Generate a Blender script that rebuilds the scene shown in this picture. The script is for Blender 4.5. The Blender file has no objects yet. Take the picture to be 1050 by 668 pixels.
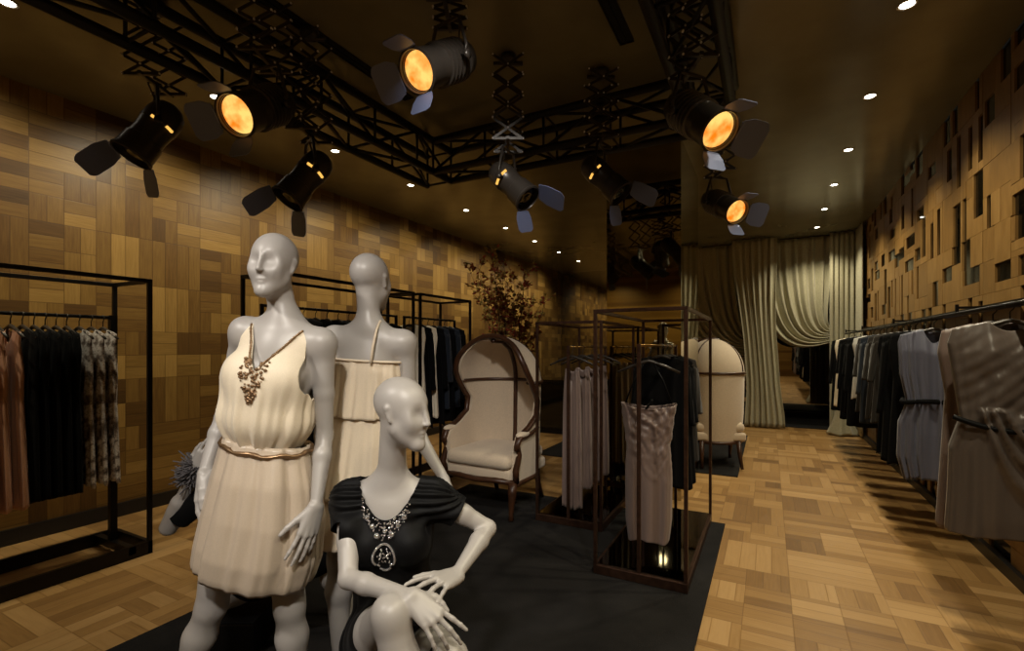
import bpy, bmesh, math, random
import numpy as np
from mathutils import Vector, Matrix, noise
random.seed(7)
PI = math.pi
scene = bpy.context.scene
COL = scene.collection

# ------------------------------------------------------------------ camera model (1050 x 668 photograph)
W, H, FPX, VPX, HORZ, CAMZ = 1050, 668, 497.0, 788.0, 356.0, 1.40
YAW = math.atan((VPX - W/2)/FPX)
cs, sn = math.cos(YAW), math.sin(YAW)
RV, FV, UP = Vector((cs, sn, 0)), Vector((-sn, cs, 0)), Vector((0, 0, 1))
CAM = Vector((0, 0, CAMZ))
def pt(px, py, Z):
    """the point of the room seen at pixel (px, py) at depth Z"""
    return CAM + RV*((px - W/2)/FPX*Z) + FV*Z + UP*((HORZ - py)/FPX*Z)

cd = bpy.data.cameras.new('camera'); cam = bpy.data.objects.new('camera', cd); COL.objects.link(cam)
cam.location = CAM; cam.rotation_euler = (PI/2, 0, YAW)
cd.sensor_width = 36; cd.lens = FPX/W*36; cd.shift_y = (HORZ - H/2)/W; cd.clip_start = 0.05
scene.camera = cam
vs = scene.view_settings
vs.view_transform = 'Standard'; vs.look = 'None'; vs.gamma = 1; vs.use_curve_mapping = False; vs.exposure = 0.0
w = bpy.data.worlds.new('world'); scene.world = w; w.use_nodes = True
w.node_tree.nodes['Background'].inputs[0].default_value = (0.02, 0.018, 0.014, 1)
w.node_tree.nodes['Background'].inputs[1].default_value = 0.3

# ------------------------------------------------------------------ materials
def lin(c): return tuple((x/255/12.92 if x <= 10 else ((x/255+.055)/1.055)**2.4) for x in c) + (1,)
class NT:
    def __init__(s, name):
        s.m = bpy.data.materials.new(name); s.m.use_nodes = True
        s.t = s.m.node_tree; s.b = s.t.nodes['Principled BSDF']
    def n(s, typ, **kw):
        x = s.t.nodes.new(typ)
        for k, v in kw.items(): setattr(x, k, v)
        return x
    def set(s, sock, v):
        if isinstance(v, bpy.types.NodeSocket): s.t.links.new(v, sock)
        else: sock.default_value = v
    def math(s, op, a, b=0.0, c=0.0):
        x = s.n('ShaderNodeMath', operation=op); s.set(x.inputs[0], a); s.set(x.inputs[1], b); s.set(x.inputs[2], c); return x.outputs[0]
    def vec(s, a, b, c):
        x = s.n('ShaderNodeCombineXYZ'); s.set(x.inputs[0], a); s.set(x.inputs[1], b); s.set(x.inputs[2], c); return x.outputs[0]
    def rnd(s, v):
        x = s.n('ShaderNodeTexWhiteNoise', noise_dimensions='3D'); s.set(x.inputs['Vector'], v); return x.outputs['Value']
    def noise(s, v, scale, detail=3, rough=.5):
        x = s.n('ShaderNodeTexNoise'); s.set(x.inputs['Vector'], v); x.inputs['Scale'].default_value = scale
        x.inputs['Detail'].default_value = detail; x.inputs['Roughness'].default_value = rough; return x.outputs['Fac']
    def ramp(s, f, stops):
        x = s.n('ShaderNodeValToRGB'); s.set(x.inputs[0], f); e = x.color_ramp.elements
        while len(e) < len(stops): e.new(.5)
        for q, (p, c) in zip(e, stops): q.position = p; q.color = c
        return x.outputs[0]
    def mix(s, f, a, b):
        x = s.n('ShaderNodeMix', data_type='FLOAT'); s.set(x.inputs[0], f); s.set(x.inputs[2], a); s.set(x.inputs[3], b); return x.outputs[0]
    def bump(s, h, strength, dist=.01):
        x = s.n('ShaderNodeBump'); x.inputs['Strength'].default_value = strength; x.inputs['Distance'].default_value = dist
        s.set(x.inputs['Height'], h); s.set(s.b.inputs['Normal'], x.outputs[0])
    def pos(s):
        g = s.n('ShaderNodeNewGeometry'); return g.outputs['Position']
    def obj(s):
        g = s.n('ShaderNodeTexCoord'); return g.outputs['Object']
    def p(s, **kw):
        for k, v in kw.items(): s.set(s.b.inputs[k.replace('_', ' ')], v)
        return s.m

def plain(name, rgb, rough=.5, metal=0.0, nscale=0, namp=.25, bump=0, sheen=0):
    n = NT(name); c = lin(rgb)
    if nscale:
        f = n.noise(n.obj(), nscale, 4)
        d = tuple(x*(1-namp) for x in c[:3]) + (1,); l = tuple(min(1, x*(1+namp)) for x in c[:3]) + (1,)
        n.p(Base_Color=n.ramp(f, [(.3, d), (.7, l)]))
        if bump: n.bump(f, bump)
    else: n.p(Base_Color=c)
    n.p(Roughness=rough, Metallic=metal)
    if sheen: n.p(Sheen_Weight=sheen)
    return n.m

def parquet(name, ax, s, seed, cols, sub, rough, nplank=4, coat=0.0):
    n = NT(name); sp = n.n('ShaderNodeSeparateXYZ'); n.set(sp.inputs[0], n.pos())
    a, b = sp.outputs[ax[0]], sp.outputs[ax[1]]
    a = n.math('DIVIDE', n.math('ADD', a, 20.13), s); b = n.math('DIVIDE', n.math('ADD', b, 20.07), s)
    i0, j0 = n.math('FLOOR', a), n.math('FLOOR', b)
    h0 = n.rnd(n.vec(i0, j0, seed))
    k = n.math('ADD', 1.0, n.math('LESS_THAN', h0, sub))
    a2, b2 = n.math('MULTIPLY', a, k), n.math('MULTIPLY', b, k)
    i, j = n.math('FLOOR', a2), n.math('FLOOR', b2)
    fa, fb = n.math('FRACT', a2), n.math('FRACT', b2)
    par = n.math('MODULO', n.math('ADD', i, j), 2.0)
    flip = n.math('GREATER_THAN', n.rnd(n.vec(i, j, n.math('ADD', k, seed+31))), .86)
    o = n.math('ABSOLUTE', n.math('SUBTRACT', par, flip))
    u, wv = n.mix(o, fa, fb), n.mix(o, fb, fa)
    npl = n.math('DIVIDE', float(nplank), k)
    up = n.math('MULTIPLY', u, npl); pl = n.math('FLOOR', up); fu = n.math('FRACT', up)
    pr = n.rnd(n.vec(i, n.math('ADD', j, .37), n.math('ADD', pl, n.math('MULTIPLY', k, 13.0))))
    cr = n.rnd(n.vec(n.math('ADD', i, .5), j, n.math('ADD', k, seed+5)))
    gv = n.vec(n.math('MULTIPLY', u, n.math('DIVIDE', 34.0, k)), n.math('MULTIPLY', wv, n.math('DIVIDE', 2.2, k)), n.math('MULTIPLY', n.math('ADD', pr, cr), 40.0))
    gr = n.noise(gv, 1.0, 5, .65)
    tone = n.math('ADD', n.math('ADD', n.math('MULTIPLY', pr, .38), n.math('MULTIPLY', cr, .34)), n.math('MULTIPLY', gr, .42))
    edge = n.math('MINIMUM', n.math('MINIMUM', fu, n.math('SUBTRACT', 1.0, fu)), n.math('MULTIPLY', n.math('MINIMUM', wv, n.math('SUBTRACT', 1.0, wv)), npl))
    g = n.math('SMOOTH_MIN', n.math('MULTIPLY', edge, 22.0), 1.0, .3)
    tone = n.math('MULTIPLY', tone, n.math('ADD', .55, n.math('MULTIPLY', g, .45)))
    n.p(Base_Color=n.ramp(tone, [(.05, lin(cols[0])), (.42, lin(cols[1])), (.62, lin(cols[2])), (.9, lin(cols[3]))]))
    n.p(Roughness=n.math('ADD', rough, n.math('MULTIPLY', gr, .15)), Coat_Weight=coat, Coat_Roughness=.25)
    n.bump(g, .25, .002)
    return n.m

M = {}
M['floor'] = parquet('oak_parquet_floor', (0, 1), .46, 3.0, [(92, 62, 30), (142, 106, 60), (164, 126, 74), (188, 150, 98)], .42, .33, 5, .15)
M['wallwood'] = parquet('oak_parquet_wall', (1, 2), .40, 11.0, [(50, 32, 12), (102, 72, 32), (130, 98, 46), (168, 132, 70)], .45, .36, 4)
M['black'] = plain('black_metal', (22, 19, 17), .42, .5)
M['bronze'] = plain('dark_bronze_metal', (72, 50, 38), .38, .7, 30, .3)
M['truss'] = plain('black_truss_paint', (12, 11, 11), .5, .2)
M['skirt'] = plain('black_baseboard', (24, 22, 22), .45)
M['ceil'] = plain('gloss_ceiling_paint', (120, 115, 92), .2, 0, 2.5, .12)
M['mirror'] = plain('mirror_glass', (190, 186, 172), .015, 1.0)
M['darkmirror'] = plain('smoked_mirror_glass', (176, 166, 128), .03, 1.0)
M['blackglass'] = plain('black_glass', (8, 8, 7), .05, 0)
M['plinthglass'] = plain('black_mirror_glass', (70, 66, 58), .04, 1.0)
n = NT('dark_wool_rug'); f = n.noise(n.pos(), 2.2, 6, .6); f2 = n.noise(n.pos(), 180, 2)
n.p(Base_Color=n.ramp(n.math('ADD', n.math('MULTIPLY', f, .7), n.math('MULTIPLY', f2, .3)), [(.35, lin((22, 21, 21))), (.68, lin((42, 40, 39)))]), Roughness=.95, Specular_IOR_Level=.15); n.bump(f2, .6, .004); M['rug'] = n.m
M['skin'] = plain('satin_mannequin_lacquer', (172, 167, 162), .42, .05)
def fabric(name, rgb, rough=.75, sheen=.2, nscale=300, amp=.05):
    m = plain(name, rgb, rough, 0, nscale, amp, .04, sheen); m.node_tree.nodes['Principled BSDF'].inputs['Specular IOR Level'].default_value = .5 if rgb[0] > 60 else .12; return m
M['cream'] = fabric('cream_crepe', (236, 222, 196), .6)
M['silk'] = fabric('champagne_satin', (192, 176, 156), .32, .1)
M['lace'] = fabric('pale_tiered_chiffon', (226, 210, 186), .7)
M['blackcloth'] = fabric('black_jersey', (9, 9, 10), .85, .02)
M['blacksatin'] = fabric('black_satin', (9, 9, 10), .55, .02)
M['char'] = fabric('charcoal_wool', (50, 46, 42), .9)
M['navy'] = fabric('blue_black_wool', (34, 40, 50), .7)
M['mauve'] = fabric('mauve_silk', (116, 98, 90), .42, .15)
M['tan'] = fabric('dusty_pink_silk', (190, 142, 112), .45, .15)
M['bluegrey'] = fabric('slate_blue_chiffon', (94, 95, 112), .6)
M['taupe'] = fabric('taupe_taffeta', (92, 82, 76), .3, .1)
M['white'] = fabric('white_cotton', (206, 204, 198), .8)
M['linen'] = fabric('oatmeal_linen_upholstery', (206, 188, 164), .9, .3, 220, .18)
M['curtain'] = fabric('sage_gold_velvet_curtain', (168, 162, 134), .62, .35, 60, .15)
M['litwallpanel'] = fabric('pale_lit_wall_panel', (222, 208, 168), .7, .2, 60, .1)
M['walnut'] = plain('carved_walnut', (64, 38, 22), .38, 0, 18, .35)
n = NT('silver_floral_print'); f = n.noise(n.obj(), 14, 5, .7)
n.p(Base_Color=n.ramp(f, [(.36, lin((60, 54, 52))), (.45, lin((140, 128, 120))), (.54, lin((228, 224, 220))), (.70, lin((120, 104, 92)))]), Roughness=.45); M['print'] = n.m
n = NT('oak_wall_block'); at = n.n('ShaderNodeAttribute', attribute_name='tone'); sp = n.n('ShaderNodeSeparateXYZ'); n.set(sp.inputs[0], n.pos())
g = n.noise(n.vec(n.math('MULTIPLY', sp.outputs[1], 14.0), n.math('MULTIPLY', sp.outputs[2], 3.0), n.math('MULTIPLY', at.outputs['Fac'], 50.0)), 1.6, 5, .6)
n.p(Base_Color=n.ramp(n.math('ADD', n.math('MULTIPLY', at.outputs['Fac'], .45), n.math('MULTIPLY', g, .55)), [(.2, lin((100, 72, 36))), (.5, lin((136, 102, 54))), (.8, lin((166, 130, 76)))]), Roughness=.4); M['block'] = n.m
M['gem'] = plain('clear_rhinestone', (235, 235, 240), .08, .9)
M['silverbead'] = plain('silver_beads', (176, 172, 170), .25, .9)
M['bronzebead'] = plain('bronze_beads', (150, 122, 92), .3, .8)
M['lampblack'] = plain('black_lamp_enamel', (58, 53, 48), .34, .3)
M['door'] = plain('blued_barn_door_steel', (112, 122, 156), .45, .4)
M['rivet'] = plain('steel_rivet', (225, 225, 230), .3, .3)
M['brass'] = plain('brass_tube', (150, 118, 66), .3, .9)
M['vase'] = plain('dark_glazed_vase', (40, 34, 28), .3)
M['twig'] = plain('brown_twig', (70, 46, 30), .8)
n = NT('autumn_leaves'); oi = n.n('ShaderNodeAttribute', attribute_name='tone')
n.p(Base_Color=n.ramp(oi.outputs['Fac'], [(.1, lin((140, 44, 30))), (.4, lin((170, 84, 50))), (.65, lin((150, 136, 56))), (.9, lin((214, 184, 100)))]), Roughness=.6); M['leaf'] = n.m
M['fur'] = plain('grey_black_fur', (92, 88, 90), .8)
def emit(name, rgb, st, nscale=0, rgb2=None):
    n = NT(name); n.p(Base_Color=(0, 0, 0, 1), Emission_Strength=st)
    if nscale: n.p(Emission_Color=n.ramp(n.noise(n.obj(), nscale, 3), [(.32, lin(rgb)), (.62, lin(rgb2))]))
    else: n.p(Emission_Color=lin(rgb))
    return n.m
M['glow'] = emit('glowing_fresnel_lens', (255, 122, 18), 1.25, 14, (255, 205, 110))
M['slot'] = emit('glowing_lamp_vent', (255, 190, 90), 1.2)
M['led'] = emit('downlight_led', (255, 246, 226), 14)

# ------------------------------------------------------------------ object helpers
def tag(o, label=None, cat=None, group=None, kind=None):
    if label: o['label'] = label
    if cat: o['category'] = cat
    if group: o['group'] = group
    if kind: o['kind'] = kind
    return o
def empty(name, loc, rz=0, label=None, cat=None, group=None):
    o = bpy.data.objects.new(name, None); COL.objects.link(o); o.empty_display_size = .1
    o.location = loc; o.rotation_euler = (0, 0, rz)
    return tag(o, label, cat, group)
def make(name, verts, faces, mat, parent=None, smooth=True, mats=None, mi=None, tone=None, local=False):
    """one mesh object; verts in room coordinates unless the parent frame is wanted (local=True)"""
    me = bpy.data.meshes.new(name)
    me.from_pydata([tuple(v) for v in verts], [], [tuple(int(i) for i in f) for f in faces])
    for m_ in (mats or [mat]): me.materials.append(m_)
    if mi is not None: me.polygons.foreach_set('material_index', [int(i) for i in mi])
    me.polygons.foreach_set('use_smooth', [bool(smooth)]*len(me.polygons))
    if tone is not None:
        at = me.attributes.new('tone', 'FLOAT', 'POINT'); at.data.foreach_set('value', [float(t) for t in tone])
    me.update()
    o = bpy.data.objects.new(name, me); COL.objects.link(o)
    if parent is not None:
        o.parent = parent
        if not local: o.matrix_parent_inverse = pmat(parent).inverted()
    return o
def pmat(o):
    m = Matrix.LocRotScale(o.location, o.rotation_euler, o.scale)
    return (pmat(o.parent) @ o.matrix_parent_inverse @ m) if o.parent else m
def kids(o): return list(o.children)
def copy_tree(o, parent=None):
    c = o.copy(); COL.objects.link(c)
    if parent is not None: c.parent = parent
    for ch in kids(o): copy_tree(ch, c)
    return c
class MB:
    """collects shapes for one mesh"""
    def __init__(s): s.v, s.f, s.m = [], [], []
    def add(s, v, f, m=0):
        b = len(s.v); s.v += [tuple(x) for x in v]; s.f += [tuple(i+b for i in q) for q in f]; s.m += [m]*len(f); return s
    def box(s, lo, hi, m=0):
        x0, y0, z0 = lo; x1, y1, z1 = hi
        v = [(x, y, z) for x in (x0, x1) for y in (y0, y1) for z in (z0, z1)]
        return s.add(v, [(0, 1, 3, 2), (4, 6, 7, 5), (0, 4, 5, 1), (2, 3, 7, 6), (0, 2, 6, 4), (1, 5, 7, 3)], m)
    def bar(s, a, b, w, h=None, up=(0, 0, 1), m=0):
        a, b = Vector(a), Vector(b); h = h or w; d = (b-a).normalized(); up = Vector(up)
        if abs(d.dot(up)) > .95: up = Vector((1, 0, 0)) if abs(d.x) < .9 else Vector((0, 1, 0))
        x = d.cross(up).normalized(); y = x.cross(d)
        v = [p + x*(w/2*i) + y*(h/2*j) for p in (a, b) for i, j in ((-1, -1), (1, -1), (1, 1), (-1, 1))]
        return s.add(v, [(3, 2, 1, 0), (4, 5, 6, 7), (0, 1, 5, 4), (1, 2, 6, 5), (2, 3, 7, 6), (3, 0, 4, 7)], m)
    def tube(s, pts, r, n=8, m=0, closed=False, cap=True, flat=1.0):
        pts = [Vector(p) for p in pts]; k = len(pts); rs = r if isinstance(r, (list, tuple)) else [r]*k
        T = []
        for i in range(k):
            a = pts[(i-1) % k] if (closed or i > 0) else pts[i]; b = pts[(i+1) % k] if (closed or i < k-1) else pts[i]
            d = (b-a); T.append(d.normalized() if d.length > 1e-9 else Vector((0, 0, 1)))
        ref = Vector((0, 0, 1)) if abs(T[0].z) < .9 else Vector((1, 0, 0)); x = T[0].cross(ref).normalized(); v = []
        for i in range(k):
            x = (x - T[i]*x.dot(T[i])).normalized(); y = T[i].cross(x)
            v += [pts[i] + x*(rs[i]*math.cos(2*PI*q/n)) + y*(rs[i]*flat*math.sin(2*PI*q/n)) for q in range(n)]
        f = []
        for i in range(k if closed else k-1):
            j = (i+1) % k
            f += [(i*n+q, i*n+(q+1) % n, j*n+(q+1) % n, j*n+q) for q in range(n)]
        if cap and not closed: f += [tuple(range(n-1, -1, -1)), tuple(range((k-1)*n, k*n))]
        return s.add(v, f, m)
    def lathe(s, prof, a, d, n=24, m=0, sq=1.0, cap=True):
        """profile of (distance along d, radius) revolved about the axis through a"""
        a, d = Vector(a), Vector(d).normalized()
        ref = Vector((0, 0, 1)) if abs(d.z) < .9 else Vector((1, 0, 0)); x = d.cross(ref).normalized(); y = d.cross(x)
        v = [a + d*t + x*(r*math.cos(2*PI*q/n)) + y*(r*sq*math.sin(2*PI*q/n)) for t, r in prof for q in range(n)]
        f = [(i*n+q, i*n+(q+1) % n, (i+1)*n+(q+1) % n, (i+1)*n+q) for i in range(len(prof)-1) for q in range(n)]
        if cap: f += [tuple(range(n-1, -1, -1)), tuple(range((len(prof)-1)*n, len(prof)*n))]
        return s.add(v, f, m)
    def ball(s, c, r, n=10, m=0):
        c = Vector(c); r = Vector(r) if not isinstance(r, (int, float)) else Vector((r, r, r))
        v, f = [], []; k = n//2+1
        for i in range(k+1):
            ph = PI*i/k
            v += [c + Vector((r.x*math.sin(ph)*math.cos(2*PI*q/n), r.y*math.sin(ph)*math.sin(2*PI*q/n), r.z*math.cos(ph))) for q in range(n)]
        f = [(i*n+q, (i+1)*n+q, (i+1)*n+(q+1) % n, i*n+(q+1) % n) for i in range(k) for q in range(n)]
        return s.add(v, f, m)
    def grid(s, P, m=0, cyc=False):
        """P[row][col] of points"""
        R, C = len(P), len(P[0]); v = [p for r in P for p in r]; f = []
        for i in range(R-1):
            for j in range(C if cyc else C-1):
                f.append((i*C+j, i*C+(j+1) % C, (i+1)*C+(j+1) % C, (i+1)*C+j))
        return s.add(v, f, m)
    def build(s, name, mat, parent=None, smooth=False, local=False, bevel=0, solid=0, sub=0, angle=None):
        mats = mat if isinstance(mat, list) else [mat]
        o = make(name, s.v, s.f, None, parent, smooth, mats, s.m, local=local)
        if angle:
            bm = bmesh.new(); bm.from_mesh(o.data)
            for e in bm.edges: e.smooth = e.calc_face_angle(0) < angle
            bm.to_mesh(o.data); bm.free()
        if solid:
            q = o.modifiers.new('solid', 'SOLIDIFY'); q.thickness = solid; q.offset = 0
        if bevel:
            q = o.modifiers.new('bevel', 'BEVEL'); q.width = bevel; q.segments = 2; q.limit_method = 'ANGLE'
        if sub:
            q = o.modifiers.new('sub', 'SUBSURF'); q.levels = sub; q.render_levels = sub
        return o
def struct(o): o['kind'] = 'structure'; return o
def sstep(a, b, x):
    t = np.clip((x-a)/(b-a), 0, 1); return t*t*(3-2*t)
def interp(x, xs, ys): return float(np.interp(x, xs, ys))
# ------------------------------------------------------------------ smooth bodies: a blended distance field turned into one continuous surface
class Field:
    def __init__(s, lo, hi, h):
        s.lo, s.h = np.array(lo, float), h
        s.n = np.ceil((np.array(hi)-s.lo)/h).astype(int)+1
        s.ax = [(s.lo[i]+h*np.arange(s.n[i])).astype(np.float32) for i in range(3)]
        s.D = np.full(s.n, .08, np.float32)
    def sub(s, lo, hi):
        i0 = np.maximum(0, np.floor((np.array(lo)-s.lo)/s.h).astype(int)); i1 = np.minimum(s.n, np.ceil((np.array(hi)-s.lo)/s.h).astype(int)+1)
        if (i1 <= i0).any(): return None
        sl = tuple(slice(a, b) for a, b in zip(i0, i1))
        return sl, (s.ax[0][sl[0]][:, None, None], s.ax[1][sl[1]][None, :, None], s.ax[2][sl[2]][None, None, :])
    def merge(s, sl, d, k, neg=False):
        A = s.D[sl]
        if neg:
            h = np.maximum(k-np.abs(A+d), 0)/k; s.D[sl] = np.maximum(A, -d)+h*h*k*.25
        else:
            h = np.maximum(k-np.abs(A-d), 0)/k; s.D[sl] = np.minimum(A, d)-h*h*k*.25
    def cone(s, a, b, ra, rb, k=.012, neg=False):
        a, b = np.array(a, float), np.array(b, float); r = max(ra, rb)+k+.03
        q = s.sub(np.minimum(a, b)-r, np.maximum(a, b)+r)
        if q is None: return s
        sl, (X, Y, Z) = q; ba = b-a; L2 = max(float(ba@ba), 1e-12)
        t = np.clip(((X-a[0])*ba[0]+(Y-a[1])*ba[1]+(Z-a[2])*ba[2])/L2, 0, 1)
        d = np.sqrt((X-a[0]-t*ba[0])**2+(Y-a[1]-t*ba[1])**2+(Z-a[2]-t*ba[2])**2)-(ra+(rb-ra)*t)
        s.merge(sl, d.astype(np.float32), k, neg); return s
    def ell(s, c, r, R=None, k=.03, neg=False):
        """R rows: the ellipsoid's axes"""
        c = np.array(c, float); R = np.eye(3) if R is None else np.array(R, float)
        e = np.sqrt(((R*np.array(r)[:, None])**2).sum(0))+k+.03
        q = s.sub(c-e, c+e)
        if q is None: return s
        sl, (X, Y, Z) = q; x, y, z = X-c[0], Y-c[1], Z-c[2]
        k0 = k1 = 0
        for i in range(3):
            u = R[i][0]*x+R[i][1]*y+R[i][2]*z
            k0 = k0+(u/r[i])**2; k1 = k1+(u/r[i]**2)**2
        k0 = np.sqrt(k0); k1 = np.sqrt(k1)+1e-9
        s.merge(sl, (k0*(k0-1)/k1).astype(np.float32), k, neg); return s
    def mesh(s):
        D = s.D; ins = D < 0; c = np.zeros(np.array(D.shape)-1, np.int8); nx, ny, nz = c.shape
        for i in (0, 1):
            for j in (0, 1):
                for k in (0, 1): c += ins[i:i+nx, j:j+ny, k:k+nz]
        act = (c > 0) & (c < 8); I = np.argwhere(act); idx = np.full(c.shape, -1, np.int64); idx[act] = np.arange(len(I))
        P = np.zeros((len(I), 3)); cnt = np.zeros(len(I))
        off = [(i, j, k) for i in (0, 1) for j in (0, 1) for k in (0, 1)]
        val = {o: D[I[:, 0]+o[0], I[:, 1]+o[1], I[:, 2]+o[2]] for o in off}
        for o in off:
            for axis in range(3):
                if o[axis]: continue
                o2 = tuple(1 if q == axis else o[q] for q in range(3)); A, B = val[o], val[o2]
                m = (A < 0) != (B < 0); t = np.where(m, A/np.where(m, A-B, 1), 0)
                p = np.array(o)[None, :].repeat(len(I), 0).astype(float); p[:, axis] += t
                P[m] += p[m]; cnt[m] += 1
        P = (I+P/cnt[:, None])*s.h+s.lo; F = []
        for axis in range(3):
            a, b = (axis+1) % 3, (axis+2) % 3
            s0 = [slice(1, -1)]*3; s0[axis] = slice(0, -1); s1 = list(s0); s1[axis] = slice(1, None)
            A, B = ins[tuple(s0)], ins[tuple(s1)]; E = np.argwhere(A != B)
            fl = A[tuple(E.T)]; G = E.copy(); G[:, a] += 1; G[:, b] += 1
            q = []
            for da, db in ((-1, -1), (0, -1), (0, 0), (-1, 0)):
                g = G.copy(); g[:, a] += da; g[:, b] += db; q.append(idx[tuple(g.T)])
            q = np.stack(q, 1); q[~fl] = q[~fl][:, ::-1]; F.append(q)
        return P, np.concatenate(F)

def clip_mesh(P, F, S):
    """keeps the part of a quad mesh where the vertex scalar S > 0, cut cleanly along S = 0"""
    T = np.concatenate([F[:, [0, 1, 2]], F[:, [0, 2, 3]]]) if F.shape[1] == 4 else F
    k = (S[T] > 0).sum(1); keep = [tuple(t) for t in T[k == 3]]; P = [tuple(p) for p in P]; new = {}
    def cut(i, j):
        key = (min(i, j), max(i, j))
        if key not in new:
            t = S[i]/(S[i]-S[j]); a, b = P[i], P[j]; new[key] = len(P); P.append(tuple(a[q]+(b[q]-a[q])*t for q in range(3)))
        return new[key]
    for t in T[(k == 1) | (k == 2)]:
        t = [int(x) for x in t]; out = []
        for q in range(3):
            i, j = t[q], t[(q+1) % 3]
            if S[i] > 0: out.append(i)
            if (S[i] > 0) != (S[j] > 0): out.append(cut(i, j))
        if len(out) >= 3: keep.append(tuple(out))
    used = sorted({i for f in keep for i in f}); mp = {u: q for q, u in enumerate(used)}
    return np.array([P[u] for u in used]), [tuple(mp[i] for i in f) for f in keep]

def npv(v): return np.array(tuple(v), float)
class Frame:
    """local axes: x the figure's right, y its front, z up; org is the local point that sits at P0"""
    def __init__(s, P0, front, up=(0, 0, 1), org=(0, 0, .93)):
        s.P0 = npv(P0); U = Vector(tuple(up)).normalized(); Fr = Vector(tuple(front)); Fr = (Fr-U*Fr.dot(U)).normalized()
        s.R = np.array([npv(Fr.cross(U)), npv(Fr), npv(U)]); s.org = np.array(org)
    def w(s, p): return s.P0+(np.array(p, float)-s.org)@s.R
    def l(s, P): return (np.asarray(P)-s.P0)@s.R.T+s.org
def rot(v, axis, a):
    return npv(Matrix.Rotation(a, 3, Vector(tuple(axis))) @ Vector(tuple(v)))
def unit(v): v = np.array(v, float); return v/np.linalg.norm(v)

def head(F, h):
    """h: Frame with its origin at the middle of the head (height .225)"""
    E = lambda c, r, k=.02, neg=False: F.ell(h.w(c), r, h.R, k, neg)
    C = lambda a, b, ra, rb, k=.012, neg=False: F.cone(h.w(a), h.w(b), ra, rb, k, neg)
    E((0, -.018, .034), (.0705, .090, .079), .02)
    E((0, .017, -.020), (.0555, .066, .090), .03)
    for s in (-1, 1):
        C((s*.042, .012, -.050), (s*.012, .058, -.094), .016, .013, .03)
        E((s*.034, .054, -.020), (.018, .017, .026), .03)
    E((0, .064, -.098), (.015, .014, .013), .025)
    for s in (-1, 1): E((s*.029, .096, .004), (.021, .026, .015), .030, True)
    C((0, .074, .024), (0, .0955, -.026), .0055, .0072, .014)
    E((0, .088, -.030), (.0105, .010, .005), .008)
    E((0, .0735, -.058), (.0155, .0095, .0055), .008); E((0, .0715, -.0685), (.0125, .0095, .006), .008)
    C((-.015, .0838, -.0628), (.015, .0838, -.0628), .0014, .0014, .006, True)
    for s in (-1, 1):
        C((s*.068, -.014, .016), (s*.0650, -.003, -.022), .010, .0065, .010)
        E((s*.079, -.005, .002), (.006, .008, .013), .006, True)

def hand(F, wr, d, n, thumb, curl=(.25, .25, .25, .25), spread=(.12, .04, -.05, -.14), k=.006, sc=1.0, tcurl=.3, tlen=1.0):
    """wr wrist, d the way the fingers point, n the back of the hand, thumb +1/-1: which side of d x n the thumb is on"""
    wr, d = np.array(wr, float), unit(d); n = np.array(n, float); n = unit(n-d*(n@d)); s = np.cross(d, n)*thumb
    q = sc; P = lambda a, b, c: wr+(d*a+s*b+n*c)*q
    kn = [P(.086, .027, .002), P(.092, .009, .005), P(.087, -.010, .003), P(.078, -.027, -.001)]
    for i, kp in enumerate(kn):
        F.cone(P(.0, (.014, .005, -.005, -.014)[i], 0), kp, .0145*q, (.0105, .0108, .0102, .0092)[i]*q, .010)
    F.cone(P(.02, .012, -.006), P(.055, .020, -.007), .013*q, .010*q, .012); F.cone(P(.02, -.016, -.005), P(.06, -.022, -.005), .011*q, .009*q, .012)
    for i, kp in enumerate(kn):
        L = (.086, .096, .089, .070)[i]*q; r = (.0076, .0078, .0075, .0067)[i]*q
        dd = rot(d, n, -spread[i]*thumb); ax = np.cross(dd, n); c = curl[i]; p = kp
        for j, (fr, cc) in enumerate(((.45, .55), (.31, 1.0), (.24, .75))):
            dd = rot(dd, ax, -c*cc); e = p+dd*L*fr
            F.cone(p, e, r*(1-.1*j), r*(.92-.12*j), .004); p = e
    tb = P(.018, .018, -.006); t1 = P(.050, .045, -.012); td = unit(d*.85+s*.35-n*.15); td = rot(td, n, tcurl*thumb)
    t2 = t1+td*.034*q*tlen; t3 = t2+rot(td, n, .15*thumb)*.028*q*tlen
    F.cone(tb, t1, .014*q, .0105*q, .010); F.cone(t1, t2, .0102*q, .009*q, .004); F.cone(t2, t3, .009*q, .0068*q, .004)

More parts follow.
